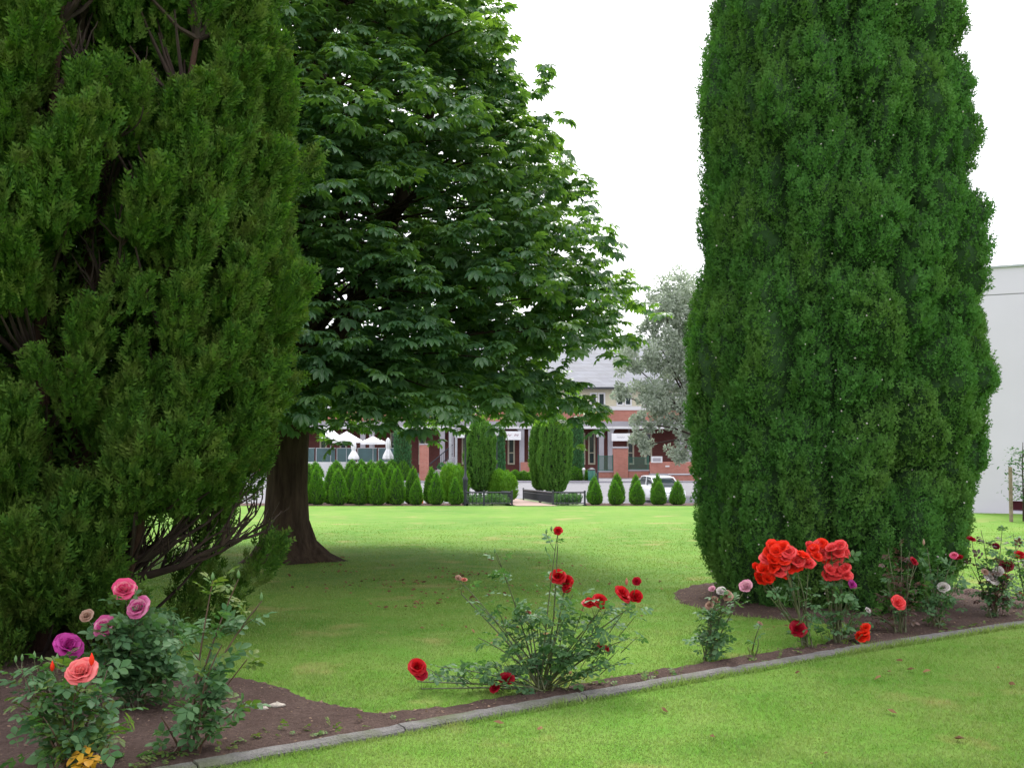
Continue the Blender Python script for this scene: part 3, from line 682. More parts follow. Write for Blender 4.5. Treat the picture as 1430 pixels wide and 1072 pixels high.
def small_tree(name, loc, label, cat, group, prof, nsp, size, seed, mat, core, trunk=.03, **kw):
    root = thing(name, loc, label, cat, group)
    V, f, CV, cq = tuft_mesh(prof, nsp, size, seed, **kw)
    link('foliage', V, f, mat, root); link('opaque_core', CV, cq, core, root, True)
    t_ = MB(); t_.tube([(0,0,-.05),(0,0,prof[0][0]+.25)], trunk, 7); o = t_.build('stem', M['twig']); o.parent = root
    return root
cone = [(.02,.17),(.08,.25),(.25,.275),(.45,.24),(.65,.185),(.85,.11),(.98,.04),(1.04,.008)]
protos = [small_tree('cone_shrub', (-200, -200, 0), 'x', 'shrub', 'x', [(a_, b_*(1+.06*k)) for a_, b_ in cone], 1500, .075, 11+k, M['thuja'], M['thuja_core']) for k in range(3)]
ORD = ['first','second','third','fourth','fifth','sixth','seventh','eighth','ninth','tenth','eleventh','twelfth','thirteenth']
used = set()
def cone_shrub(k, x, y, h, wd, label, group):
    p = protos[k % 3]
    if k % 3 not in used: used.add(k % 3); o = p
    else: o = copy_tree(p)
    o.location = (x, y, gz(x, y)-.01); o.scale = (wd, wd, h); o.rotation_euler = (random.gauss(0,.02), random.gauss(0,.025), k*1.3); tag(o, label, 'shrub', group)
def row(xs, tops, Y, lab, grp, wd=1.0, up=0, jit=.12):
    for i, (px, ty) in enumerate(zip(xs, tops)):
        y = Y + random.uniform(-jit, jit); p = at(px, ty, y); g = gz(p.x, y); h = (p.z - g)/1.04
        cone_shrub(random.randrange(3) + 3*i, p.x, y, h, wd*.84*random.uniform(.86, 1.12)*min(1.1, max(.8, h**.5)), lab.format(ORD[i]), grp)
row([421,444,473,502,528,554,581,609,637], [652,651,655,651,653,652,669,660,667], 33.3, 'bright green cone shrub in the front row, {} to the right of the chestnut trunk', 'cone shrubs in the front row left of the path')
row([431,463,490,517,546,576,603], [649,651,650,650,650,653,653], 34.6, 'cone shrub half hidden behind the front row, {} to the right of the chestnut trunk', 'cone shrubs in the second row left of the path')
row([832,860,890,919,945], [672,671,672,672,671], 33.3, 'small front row cone shrub, {} to the right of the railings', 'cone shrubs in the front row right of the path')
row([830,861,888,918], [666,661,663,662], 34.6, 'cone shrub peeping out behind the front row, {} to the right of the railings', 'cone shrubs in the second row right of the path')
row([440,470,490,505,518,532,547,563], [645,643,642,642,643,642,642,643], 79.3, 'dark cone shrub across the road below the cafe parasols, {} from the left', 'cone shrubs beyond the road left', 2.4)
row([706,719,731,741], [658,656,657,658], 79.3, 'low dark shrub across the road between the pillar cypresses, {} from the left', 'shrubs beyond the road middle', 2.9)
row([803,811,823], [651,654,655], 79.3, 'dark shrub across the road below the ivy column, {} from the left', 'shrubs beyond the road right', 2.8)
blob = [(.03,.20),(.12,.33),(.35,.38),(.6,.36),(.8,.27),(.93,.13),(1.0,.02)]
for i, (px, ty, Y, h_, lb) in enumerate(((628,647,36.5,1.15,'yellow green round shrub left of the black lamp post, the left one of two'),(640,650,36.2,1.1,'yellow green round shrub left of the black lamp post, the right one of two'),(697,656,36.8,.85,'yellow green round shrub partly behind the left pillar cypress'),(707,658,36.6,.82,'yellow green round shrub above the sloping rail right of the left pillar cypress'))):
    p = at(px, ty, Y); g = gz(p.x, Y)
    o = small_tree('round_shrub', (p.x, Y, g), lb, 'shrub', 'yellow green shrubs by the path', blob, 1500, .08, 31+i, M['thuja_bright'], M['thuja'], trunk=.02); o.scale = (.95, .95, p.z-g)
def pillar(px, Y, top, bot, r, lb, seed):
    p = at(px, top, Y); g = gz(p.x, Y); z0 = at(px, bot, Y).z; H = p.z - g; b0 = z0 - g
    prof = [(b0, .25*r), (b0+.12, .62*r), (b0+.45, .88*r), (b0+(H-b0)*.4, r), (b0+(H-b0)*.7, .95*r), (b0+(H-b0)*.88, .7*r), (H-.08, .3*r), (H, .05*r)]
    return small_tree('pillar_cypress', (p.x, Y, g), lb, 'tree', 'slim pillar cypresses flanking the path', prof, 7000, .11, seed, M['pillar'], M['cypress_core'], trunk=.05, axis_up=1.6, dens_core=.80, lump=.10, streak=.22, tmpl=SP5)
pillar(671, 37.0, 586, 688, .51, 'slim pillar cypress left of the path beside the black lamp post', 41)
pillar(775, 37.6, 577, 690, .56, 'bright pillar cypress right of the path behind the sloping railing', 42)
pillar(754, 38.6, 588, 686, .34, 'narrower darker pillar cypress squeezed against the left side of the right one', 43)
# ivy columns on the fence far away
for px, w0, top, bot, lb in ((804.5, .5, 590, 655, 'tall ivy covered post before the arcade, right of the pillar cypresses'), (697, .38, 598, 655, 'ivy covered post before the arcade between the pillar cypresses'), (562, .6, 600, 648, 'broad ivy column beside the closed parasol')):
    p = at(px, top, 80); g = gz(p.x, 80); H = p.z - g
    small_tree('ivy_column', (p.x, 80, g), lb, 'climbing plant', 'ivy columns in front of the arcade', [(0,w0),(.3,w0*1.02),(H*.5,w0*.95),(H-.2,w0*.9),(H,w0*.4)], 2200, .16, int(px), M['ivy'], M['thuja_core'], trunk=.04, lump=.06)
# ------------------------------------------------------------------ silver leaved tree
def lobed_tree(name, base, label, lobes, mat, trunkpts, leaf, nleaf, seed, barkm, cat='tree', w=.5):
    root = thing(name, base, label, cat); r = np.random.default_rng(seed)
    P = []; D = []
    vols = np.array([l[3]*l[4]*l[3] for l in lobes])**.75; cnts = (nleaf*vols/vols.sum()).astype(int)
    for (x, y, z, rx, rz), c in zip(lobes, cnts):
        k = max(8, int(rx*rz*10)); sub = norm(r.normal(size=(k,3)))*(r.random((k,1))**.35)*.86
        pick = r.integers(0, k, c); q = sub[pick] + norm(r.normal(size=(c,3)))*(r.random((c,1))**.4)*.24
        P.append(np.array([x,y,z]) + q*np.array([rx,rx,rz])); D.append(norm(q - sub[pick] + np.array([0,0,.02]) + r.normal(size=(c,3))*.08))
    P = np.concatenate(P); D = np.concatenate(D)
    tv, tf = leaflet_shape(1, w, .2, .15); V, f = scatter(tv[[0,3,5,6,8,12]], np.array([(0,1,5),(0,5,2),(1,3,5),(2,5,4)]), P, frames(D), r.uniform(.7,1.3,len(P))*leaf)
    link('crown', V - np.array(base), f, mat, root)
    mb = MB()
    for pts, rad in trunkpts: mb.tube(pts, [rad*(1-.7*i/(len(pts)-1)) for i in range(len(pts))], 9, True, .06)
    mb.build('trunk', barkm, root, True); return root
def A3(px, py, Y): q = at(px, py, Y); return (q.x, q.y, q.z)
Yt = 66; s_ = Yt/F
lobes = [(*A3(952,420,Yt), 2.0, 2.1), (*A3(925,430,Yt-1), 1.15, 1.4), (*A3(955,500,Yt), 2.2, 2.2), (*A3(925,490,Yt-1), 1.3, 1.8), (*A3(880,505,Yt-1.5), 1.35, 1.3), (*A3(905,545,Yt-1.5), 1.5, 1.2), (*A3(868,550,Yt-1), .8, .8), (*A3(945,570,Yt), 1.9, 1.8), (*A3(893,590,Yt-1), .85, .9), (*A3(895,622,Yt-1), .95, .8), (*A3(952,620,Yt), 1.2, 1.2), (*A3(985,470,Yt+1), 2.6, 4.2), (*A3(1030,480,Yt+1), 2.6, 3.6), (*A3(1000,580,Yt+1), 2.4, 2.2), (*A3(900,460,Yt), .7, .7)]
bt = at(992, 690, Yt); bx0, by0, bz0 = bt.x, Yt, gz(bt.x, Yt)
tp = [([(bx0,by0,bz0),(bx0-.2,by0,bz0+2.5),(bx0-.1,by0,bz0+5),(bx0+.4,by0,bz0+9)], .24)] + [([(bx0-.1,by0,bz0+3.2), ((bx0+l[0])/2,(by0+l[1])/2,(bz0+3+l[2])/2+.3), (l[0],l[1],l[2])], .08) for l in lobes]
lobed_tree('silver_leaved_tree', (bx0, by0, bz0), 'silvery grey leaved tree before the brick building, left of the big cypress', lobes, M['silver'], tp, .21, 46000, 5, M['twig'])
# extra background trees, mostly hidden, so that the place goes on
for i, (x, y, h, r_, lb) in enumerate(((-26, 62, 9, 3.6, 'round leafed tree beyond the road far to the left'), (-38, 84, 12, 5, 'tall round tree beyond the cafe, far left'), (30, 95, 11, 4.5, 'round green tree behind the white building'))):
    g = gz(x, y); lb_ = [(x+random.uniform(-1,1)*r_*.5, y+random.uniform(-1,1)*r_*.4, g+h*.62+random.uniform(-1,1)*h*.2, r_*.6, r_*.55) for _ in range(9)]
    lobed_tree('round_tree', (x, y, g), lb, lb_, M['thuja'], [([(x,y,g),(x,y,g+h*.3),(x,y,g+h*.8)], .3)], .4, 7000, 70+i, M['twig'])
# ------------------------------------------------------------------ brick building with arcade
def building():
    Y0 = 90.0; S = F/Y0
    Xp = lambda px: (px - CX)/S; Zp = lambda py: EYE + (HZ - py)/S
    g = gz(0, Y0) + .06
    root = thing('brick_building', (0, Y0, g), 'long two storey red brick building with grey arcade and blue grey tiled roof', 'building')
    x0, x1 = Xp(300), Xp(1120)
    zb0, zb1 = Zp(588), Zp(572.5)        # brick band
    eave = Zp(541)
    m = MB(); m.box((x0, Y0+.1, zb0), (x1, Y0+.5, zb1)); m.build('brick_band', M['brick'], root)
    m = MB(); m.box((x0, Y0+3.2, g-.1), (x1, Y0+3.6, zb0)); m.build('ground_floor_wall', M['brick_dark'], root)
    m = MB(); m.box((x0, Y0+.02, zb1), (x1, Y0+.5, zb1+.32)); m.build('sill_band', M['white_paint'], root)
    # upper wall with real window openings
    wz0, wz1 = Zp(566.5), Zp(548); wins = []; px = 305
    while px < 1110:
        wins += [(Xp(px+1), Xp(px+11.3)), (Xp(px+12.2), Xp(px+22.5))]
        px += 37
    m = MB(); m.box((x0, Y0+.1, zb1+.32), (x1, Y0+.45, wz0)); m.box((x0, Y0+.1, wz1), (x1, Y0+.45, eave)); xc = x0
    for a_, b_ in wins: m.box((xc, Y0+.1, wz0+.001), (a_, Y0+.45, wz1-.001)); xc = b_
    m.box((xc, Y0+.1, wz0+.001), (x1, Y0+.45, wz1-.001)); m.build('upper_wall', M['cream'], root)
    for a_, b_ in wins:
        f = MB(); t_ = .12
        f.box((a_, Y0+.06, wz0), (a_+t_, Y0+.3, wz1)); f.box((b_-t_, Y0+.06, wz0), (b_, Y0+.3, wz1)); f.box((a_+t_, Y0+.06, wz1-t_), (b_-t_, Y0+.3, wz1)); f.box((a_+t_, Y0+.06, wz0), (b_-t_, Y0+.3, wz0+t_))
        w_ = f.build('window', M['white_paint'], root); w_['_w'] = (0, Y0, g)
        p = MB(); p.box((a_+t_, Y0+.22, wz0+t_), (b_-t_, Y0+.24, wz1-t_)); o = p.build('pane', M['glass'], w_)
    # roof: slope with overhang, gutter
    rt = Zp(466)
    m = MB(); m.add([(x0-.4,Y0-.5,eave),(x1+.4,Y0-.5,eave),(x1+.4,Y0+7,rt),(x0-.4,Y0+7,rt),(x0-.4,Y0+14.5,eave),(x1+.4,Y0+14.5,eave),(x0-.4,Y0-.5,eave-.12),(x1+.4,Y0-.5,eave-.12),(x0-.4,Y0+14.5,eave-.12),(x1+.4,Y0+14.5,eave-.12)],
                    [(0,1,2,3),(3,2,5,4),(0,3,4,8,6),(1,7,9,5,2),(6,8,9,7),(0,6,7,1),(4,5,9,8)]); m.build('roof', M['rooftile'], root)
    m = MB(); m.box((x0-.4, Y0-.66, eave-.14), (x1+.4, Y0-.505, eave+.02)); m.build('gutter', M['dark_metal'], root)
    m = MB(); m.box((x0, Y0+13.6, g-.1), (x1, Y0+14.0, eave-.13)); m.box((x0, Y0+3.61, g-.1), (x0+.3, Y0+13.59, eave-.13)); m.box((x1-.3, Y0+3.61, g-.1), (x1, Y0+13.59, eave-.13)); m.build('rear_wall', M['brick'], root)
    # arcade beam, double columns with flared heads
    m = MB(); m.box((x0, Y0-.05, zb0-.38), (x1, Y0+.55, zb0-.002)); m.build('beam', M['render_grey'], root)
    m = MB(); m.box((x0, Y0-.11, zb0-.62), (x1, Y0-.06, zb0-.40)); m.build('beam_fascia', M['white_paint'], root)
    ztop = zb0-.385
    for c in (402, 513, 624, 735, 846, 957, 1068):
        for dx in (-6.2, 6.2):
            xc = Xp(c+dx); sg = 1 if dx > 0 else -1; hw = .20
            prof = [(hw, g), (hw, ztop-.75), (hw+.08, ztop-.42), (hw+.28, ztop-.18), (hw+.62, ztop)]
            m = MB(); v = []
            for w_, z in prof:
                a_, b_ = (xc-hw, xc+w_) if sg > 0 else (xc-w_, xc+hw)
                v += [(a_, Y0, z), (b_, Y0, z), (b_, Y0+.45, z), (a_, Y0+.45, z)]
            fs = [(i*4+k, i*4+(k+1)%4, (i+1)*4+(k+1)%4, (i+1)*4+k) for i in range(4) for k in range(4)] + [(3,2,1,0), (16,17,18,19)]
            m.add(v, fs); m.build('column', M['render_grey'], root)
    for c in (790, 568, 680):
        m = MB(); xc = Xp(c); m.add([(xc-.14,Y0-.04,g),(xc+.14,Y0-.04,g),(xc+.14,Y0+.3,g),(xc-.14,Y0+.3,g),(xc-.14,Y0-.04,ztop),(xc+.14,Y0-.04,ztop),(xc+.14,Y0+.3,ztop),(xc-.14,Y0+.3,ztop)], [(3,2,1,0),(4,5,6,7),(0,1,5,4),(1,2,6,5),(2,3,7,6),(3,0,4,7)]); m.build('column', M['white_paint'], root)
    # ground floor windows and doors in the recessed wall
    k_ = (Y0+3.2)/Y0
    for c in (342,375,452,480,550,590,650,714,758,778,826,812,880,905,995,1030):
        a_, b_ = Xp(c-5)*k_, Xp(c+5)*k_; z0, z1 = Zp(650), Zp(604)
        f = MB(); t_ = .13; yy = Y0+3.08
        f.box((a_, yy, z0), (a_+t_, yy+.115, z1)); f.box((b_-t_, yy, z0), (b_, yy+.115, z1)); f.box((a_+t_, yy, z1-t_), (b_-t_, yy+.115, z1)); f.box((a_+t_, yy, z0), (b_-t_, yy+.115, z0+t_)); f.box((a_+t_, yy+.01, z0+.95), (b_-t_, yy+.11, z0+1.03))
        w_ = f.build('window', M['cream'], root); w_['_w'] = (0, Y0, g); p = MB(); p.box((a_+t_, yy+.06, z0+t_), (b_-t_, yy+.08, z1-t_)); p.build('pane', M['glass'], w_)
    # low brick plinth in some bays
    for a_, b_ in ((727, 743), (620, 628)):
        m = MB(); m.box((Xp(a_), Y0-.3, g), (Xp(b_), Y0-.05, g+1.0)); m.build('plinth', M['brick'], root)
    return Xp, Zp, g
Xp, Zp, gB = building()
# hanging signs under the arcade
for a_, b_, t_, b2, marks, lb in ((635,650,600,611,0,'white banner under the arcade beside the stairs'),(702.5,727.5,602,614,1,'white banner with two small dark emblems under the arcade'),(854,880,605,615.5,2,'white sign board under the arcade above the brick gate pillar')):
    y = 89.2; k_ = y/90; x0, x1, z1, z0 = Xp(a_)*k_, Xp(b_)*k_, EYE+(Zp(t_)-EYE)*k_, EYE+(Zp(b2)-EYE)*k_
    r_ = thing('banner', ((x0+x1)/2, y, z0), lb, 'sign', None)
    m = MB(); m.box((x0, y, z0), (x1, y+.05, z1)); m.build('board', M['white_cloth'], r_)
    for xh in (x0+.1, x1-.1): m = MB(); m.tube([(xh,y+.02,z1),(xh,y+.02,2.5)], .012, 4); m.build('hanger', M['steel'], r_)
    if marks == 1:
        m = MB(); xm = (x0+x1)/2
        for cx_, w_ in ((xm-.33, .28), (xm+.36, .16)):
            zc = (z0+z1)/2 + .04
            m.tube([(cx_-w_, y-.006, zc-.08), (cx_-w_*.5, y-.006, zc+.10), (cx_-w_*.2, y-.006, zc-.05), (cx_+w_*.2, y-.006, zc+.08), (cx_+w_*.5, y-.006, zc-.08), (cx_+w_, y-.006, zc+.06)], .022, 5)
        m.build('lettering', M['sign_ink'], r_)
    if marks == 2:
        m = MB(); xm = (x0+x1)/2; zc = (z0+z1)/2
        m.tube([(xm-.3+.05*i, y-.006, zc+.05*math.sin(i*1.7)) for i in range(13)], .014, 4); m.build('lettering', M['steel'], r_)
# brick gate pillar and low walls with green fence
def brick_thing(name, lb, cat, boxes, caps=None, grp=None):
    c = boxes[0]; r_ = thing(name, ((c[0][0]+c[1][0])/2, c[0][1], c[0][2]), lb, cat, grp); m = MB()
    for b in boxes: m.box(*b)
    m.build('brickwork', M['brick'], r_)
    if caps:
        m = MB()
        for b in caps: m.box(*b)
        m.build('coping', M['render_grey'], r_)
    return r_
def bx(px0, px1, pt, pb, Y, dy): a_ = at(px0, pb, Y); b_ = at(px1, pt, Y); return ((a_.x, Y, min(a_.z, gz(a_.x, Y))-.1), (b_.x, Y+dy, b_.z))
def cap(b, h=.1, o=.05): return ((b[0][0]-o, b[0][1]-o, b[1][2]+.001), (b[1][0]+o, b[1][1]+o, b[1][2]+h))
b = bx(857, 877, 626, 666, 83, .9); brick_thing('gate_pillar', 'broad red brick gate pillar with grey cap left of the silver tree', 'pillar', [b], [cap(b, .12)])
b = bx(836, 856.5, 659, 668, 83.2, .3); brick_thing('low_wall', 'low red brick wall running left from the gate pillar', 'wall', [b], [cap(b)])
b = bx(877.5, 906, 657.5, 668, 83.2, .3); brick_thing('low_wall', 'low red brick wall between the gate pillar and the silver tree', 'wall', [b], [cap(b)])
b = bx(908, 1010, 645, 664, 82, .35); c = bx(908.2, 1010, 661, 668, 81.6, .3)
r_ = brick_thing('boundary_wall', 'long red brick boundary wall above the parked white car', 'wall', [b]); m = MB(); m.box(*c); m.build('plinth', M['render_grey'], r_)
b = bx(935, 1010, 663, 677, 78.6, .3); brick_thing('low_wall', 'low red brick wall beside the road right of the white car', 'wall', [b], [cap(b, .06)])
b = bx(585.5, 598, 621, 667, 79, .65); brick_thing('brick_pillar', 'slim salmon red brick pillar beside the stairs', 'pillar', [b], [cap(b, .08, .03)])
b = bx(430, 545, 645, 656, 83, .25)
r_ = thing('terrace_wall', (b[0][0], 83, b[0][2]), 'low white terrace wall below the cafe parasols', 'wall'); m = MB(); m.box(*b); m.build('wall_face', M['white_paint'], r_)
b = bx(909.5, 925, 637, 646, 81.9, .05)
r_ = thing('wall_sign', ((b[0][0]+b[1][0])/2, 81.9, b[1][2]-.45), 'small white framed sign on dark brick above the long boundary wall', 'sign'); zt = b[1][2]; zb = at(910, 646, 81.9).z
m = MB(); m.box((b[0][0], 81.9, zb+.01), (b[1][0], 81.95, zt)); m.build('board', M['white_paint'], r_); m = MB(); m.box((b[0][0]+.12, 81.88, zb+.13), (b[1][0]-.12, 81.897, zt-.12)); m.build('panel', M['render_grey'], r_)
m = MB(); [m.tube([(q, 82.1, zb), (q, 82.1, gz(q, 82)-.1)], .03, 6) for q in (b[0][0]+.1, b[1][0]-.1)]; m.build('post', M['steel'], r_)
# white plate on the boundary wall
a_ = at(932, 651, 81.95); m = MB(); m.box((a_.x-.15, 81.96, a_.z-.04), (a_.x+.15, 81.99, a_.z+.06)); tag(m.build('wall_plate', M['white_paint']), 'tiny white plate fixed on the long brick boundary wall', 'plate')
def metal_fence(px0, px1, pt, pb, Y, lb, n, mat='green_metal'):
    a_ = at(px0, pb, Y); b_ = at(px1, pt, Y); g = gz(a_.x, Y); z0 = min(a_.z, 99)
    r_ = thing('metal_fence', ((a_.x+b_.x)/2, Y, g), lb, 'fence'); m = MB()
    for z in (z0+.1, b_.z-.05): m.box((a_.x, Y-.02, z-.02), (b_.x, Y+.02, z+.02))
    m.build('rail', M[mat], r_); m = MB()
    for i in range(n+1): x = a_.x + (b_.x-a_.x)*i/n; m.box((x-.012, Y+.021, z0), (x+.012, Y+.045, b_.z))
    m.build('bars', M[mat], r_)
    for x in (a_.x, b_.x): m = MB(); m.box((x-.04, Y-.045, g-.05), (x+.04, Y-.021, b_.z+.08)); m.build('post', M[mat], r_)
metal_fence(836, 856, 636, 658, 83.4, 'green metal fence on the low wall left of the gate pillar', 22)
metal_fence(878, 905, 638, 657, 83.4, 'green metal fence on the low wall right of the gate pillar', 28)
metal_fence(793, 815, 634, 656, 80.8, 'green metal fence around the ivy column beside the pillar cypress', 20)
metal_fence(690, 705, 634, 656, 80.8, 'green metal fence around the ivy post between the pillar cypresses', 16)
metal_fence(552, 572, 628, 650, 80.8, 'green metal fence in front of the broad ivy column', 20)
# cafe glass screens
for i, (a0, a1) in enumerate(((412, 440), (441, 469), (470, 498), (499, 527), (528, 551))):
    Y = 84.5; a_ = at(a0, 645, Y); b_ = at(a1, 626, Y); r_ = thing('glass_screen', (a_.x, Y, gz(a_.x, Y)), 'teal glazed screen of the cafe terrace, %s panel from the left' % ORD[i], 'screen', 'glazed screens round the cafe terrace')
    m = MB(); m.box((a_.x+.06, Y, a_.z), (b_.x-.06, Y+.03, b_.z)); m.build('pane', M['teal_panel'], r_)
    m = MB(); m.box((a_.x-.0, Y-.03, gz(a_.x, Y)), (a_.x+.06, Y+.05, b_.z+.05)); m.box((a_.x+.061, Y-.02, b_.z), (b_.x-.0, Y+.04, b_.z+.05)); m.build('frame', M['steel'], r_)
# parasols
def parasol_open(px, pt, pe, wpx, Y, lb):
    t = at(px, pt, Y); e = at(px, pe, Y); w_ = wpx/2*Y/F; g = gz(t.x, Y); r_ = thing('parasol', (t.x, Y, g), lb, 'parasol', 'white parasols of the cafe terrace')
    m = MB(); n = 8; v = [(t.x, Y, t.z)]
    for k in range(n): an = 2*PI*(k+.5)/n; v.append((t.x + w_*math.cos(an), Y + w_*math.sin(an), e.z+.12))
    for k in range(n): an = 2*PI*(k+.5)/n; v.append((t.x + w_*math.cos(an), Y + w_*math.sin(an), e.z-.06))
    v.append((t.x, Y, t.z-.03))
    m.add(v, [(0, 1+k, 1+(k+1)%n) for k in range(n)] + [(1+k, 9+k, 9+(k+1)%n, 1+(k+1)%n) for k in range(n)]); m.build('canopy', M['white_cloth'], r_)
    m = MB(); m.tube([(t.x,Y,g-.02),(t.x,Y,t.z-.04)], .03, 8); m.build('pole', M['steel'], r_)
    m = MB(); m.lathe([(.02,0),(.3,.02),(.3,.08),(.04,.12)], (t.x,Y,g), 12); m.build('base', M['dark_metal'], r_)
def parasol_closed(px, pt, pb, Y, lb):
    t = at(px, pt, Y); e = at(px, pb, Y); H = t.z-e.z; g = gz(t.x, Y); r_ = thing('parasol', (t.x, Y, g), lb, 'parasol', 'white parasols of the cafe terrace')
    n = 16; prof = [(.24,0),(.36,.06),(.32,.2),(.17,.42),(.12,.5),(.15,.6),(.17,.75),(.13,.9),(.04,1.0)]; m = MB()
    v = [(t.x + r*(1+.22*(k%2))*math.cos(2*PI*k/n), Y + r*(1+.22*(k%2))*math.sin(2*PI*k/n), e.z + z*H) for r, z in prof for k in range(n)]
    m.add(v, [(i*n+k, i*n+(k+1)%n, (i+1)*n+(k+1)%n, (i+1)*n+k) for i in range(len(prof)-1) for k in range(n)] + [tuple(range((len(prof)-1)*n, len(prof)*n))]); m.build('canopy', M['white_cloth'], r_)
    m = MB(); m.tube([(t.x,Y,g-.02),(t.x,Y,t.z-.04)], .03, 8); m.build('pole', M['steel'], r_)
parasol_open(462, 598, 612, 30, 84, 'open white parasol at the left end of the terrace, half behind leaves'); parasol_open(484, 602, 617, 44, 82.5, 'open white parasol just left of the closed parasol'); parasol_open(521, 609, 619, 36, 82.2, 'open white parasol between the two closed parasols')
parasol_closed(494, 616, 642, 81, 'closed white parasol, the left one of two'); parasol_closed(542, 611, 642, 81, 'closed white parasol, the right one beside the ivy')
# stairs with railing and pots
def stairs():
    Y = 86; a_ = at(600, 648, Y); b_ = at(634, 648, Y); g = gz(a_.x, Y)
    r_ = thing('staircase', (a_.x, Y, g), 'grey outdoor stairs with sloping dark railing beside the brick pillar', 'stairs'); n = 9
    for i in range(n): m = MB(); m.box((a_.x+i*.2, Y, g-.05), (b_.x, Y+1.6, g+.17*(i+1)-.002)); m.build('step', M['render_grey'], r_) if i == 0 else None
    m = MB()
    for i in range(1, n): m.box((a_.x+i*.2, Y+.001*i, g+.17*i), (b_.x-.001*i, Y+1.6-.001*i, g+.17*(i+1)))
    m.build('step', M['render_grey'], r_)
    m = MB(); z = lambda x: g + .17/.2*(x-a_.x)
    m.tube([(a_.x, Y-.03, z(a_.x)+1.0), (a_.x+1.8, Y-.03, z(a_.x+1.8)+1.0)], .04, 6); m.tube([(a_.x, Y-.03, z(a_.x)+.3), (a_.x+1.8, Y-.03, z(a_.x+1.8)+.3)], .025, 6)
    for i in range(14): x = a_.x+i*.135; m.tube([(x, Y-.03, z(x)+.1), (x, Y-.03, z(x)+1.0)], .014, 4)
    m.build('railing', M['dark_metal'], r_)
stairs()
p = at(617, 652, 83); m = MB(); m.lathe([(.2,0),(.3,.5),(.36,.62),(.3,.62),(.05,.58)], (p.x, 83, gz(p.x, 83)+.05), 14); r_ = thing('plant_pot', (p.x, 83, gz(p.x,83)), 'grey stone plant pot at the foot of the stairs', 'pot'); m.build('pot', M['pot'], r_, True)
m = MB(); V, f, CV, cq = tuft_mesh([(.55,.1),(.7,.3),(.95,.25),(1.1,.05)], 300, .13, 5); V += np.array((p.x, 83, gz(p.x,83)+.05)); link('plant', V - np.array(r_['_w']), f, M['ivy'], r_)
# steel posts by the stairs
for px, lb in ((629, 'tall steel post right of the stairs, left one of two'), (637, 'tall steel post right of the stairs, next to the white banner')):
    p = at(px, 592, 84); g = gz(p.x, 84); r_ = thing('steel_post', (p.x, 84, g), lb, 'post', None); m = MB(); m.box((p.x-.09, 83.91, g-.05), (p.x+.09, 84.09, p.z)); m.build('shaft', M['steel'], r_); m = MB(); m.box((p.x-.16, 83.84, g-.02), (p.x+.16, 84.16, g+.07)); m.build('base_plate', M['dark_metal'], r_)
# lamp posts
def lamp_post(px, Y, top, lb, lantern=True, H=None):
    p = at(px, top, Y); g = gz(p.x, Y); H = p.z - g; r_ = thing('street_lamp', (p.x, Y, g), lb, 'street lamp', 'heritage lamp posts'); c = (p.x, Y, g)
    m = MB(); k = H*.72
    m.lathe([(.10,-.05),(.10,.12),(.075,.16),(.06,.45),(.065,.5),(.075,.74),(.09,.80),(.05,.86),(.032,1.0),(.028,H-.62),(.05,H-.6),(.025,H-.56)], c, 12); m.build('post', M['dark_metal'], r_, True)
    m = MB(); m.lathe([(.06,H-.555),(.10,H-.5),(.15,H-.2)], c, 6); m.build('lantern', M['lamp_glass'], r_)
    m = MB(); m.lathe([(.18,H-.197),(.16,H-.16),(.10,H-.06),(.03,H-.03),(.02,H)], c, 6); m.build('lantern_cap', M['dark_metal'], r_)
lamp_post(650, 33.9, 560, 'tall black lamp post at the lawn edge right of the cone shrubs'); lamp_post(694, 70, 596, 'distant lamp post with pale lantern right of the left pillar cypress'); lamp_post(834.5, 76, 599, 'distant dark lamp post before the arcade, left of the brick gate pillar')
p = at(815, 646, 79); m = MB(); m.lathe([(.09,-.05),(.09,.78),(.12,.80),(.12,.9),(.05,.97)], (0,0,0), 10); o = m.build('bollard', M['white_paint'], None, True); o.location = (p.x, 79, gz(p.x, 79)); tag(o, 'white bollard across the road in front of the dark shrubs', 'bollard')
p = at(833, 647, 78.3); g = gz(p.x, 78.3); r_ = thing('litter_bin', (p.x-.2, 78.3, g), 'dark green litter bin beside the distant lamp post', 'bin'); m = MB(); m.lathe([(.22,0),(.26,.1),(.27,.8),(.24,.82)], (p.x-.35, 78.3, g), 12); m.build('body', M['green_metal'], r_, True); m = MB(); m.lathe([(.28,.821),(.28,.88),(.1,1.0)], (p.x-.35, 78.3, g), 12); m.build('lid', M['dark_metal'], r_)
# path railings
def railing(pts, h, lb):
    r_ = thing('railing', (pts[0][0], pts[0][1], gz(*pts[0])), lb, 'railing', 'dark metal railings around the beds by the path'); top = MB(); bars = MB()
    for i in range(len(pts)-1):
        A = Vector(pts[i]); B = Vector(pts[i+1]); L = (B-A).length; n = max(2, int(L/.11))
        f_ = lambda u, z: (A.x+(B.x-A.x)*u, A.y+(B.y-A.y)*u, gz(A.x+(B.x-A.x)*u, A.y+(B.y-A.y)*u)+z)
        top.tube([f_(u, h) for u in np.linspace(0,1,8)], .025, 6); top.tube([f_(u, .06) for u in np.linspace(0,1,8)], .014, 5)
        if A.y != B.y: top.tube([f_(u, h-.09) for u in np.linspace(0,1,8)], .014, 5)
        for k in range(1, n): bars.tube([f_(k/n, .05), f_(k/n, h)], .009, 4)
    top.build('rail', M['dark_metal'], r_); bars.build('bars', M['dark_metal'], r_)
    for q in pts: m = MB(); g = gz(*q); m.box((q[0]-.028, q[1]-.028, g-.05), (q[0]+.028, q[1]+.028, g+h+.06)); m.build('post', M['dark_metal'], r_)
railing([(-1.42,33.3),(-.85,33.3),(0,33.3),(-.85,40.5)], .38, 'low dark metal railing around the bed left of the path')
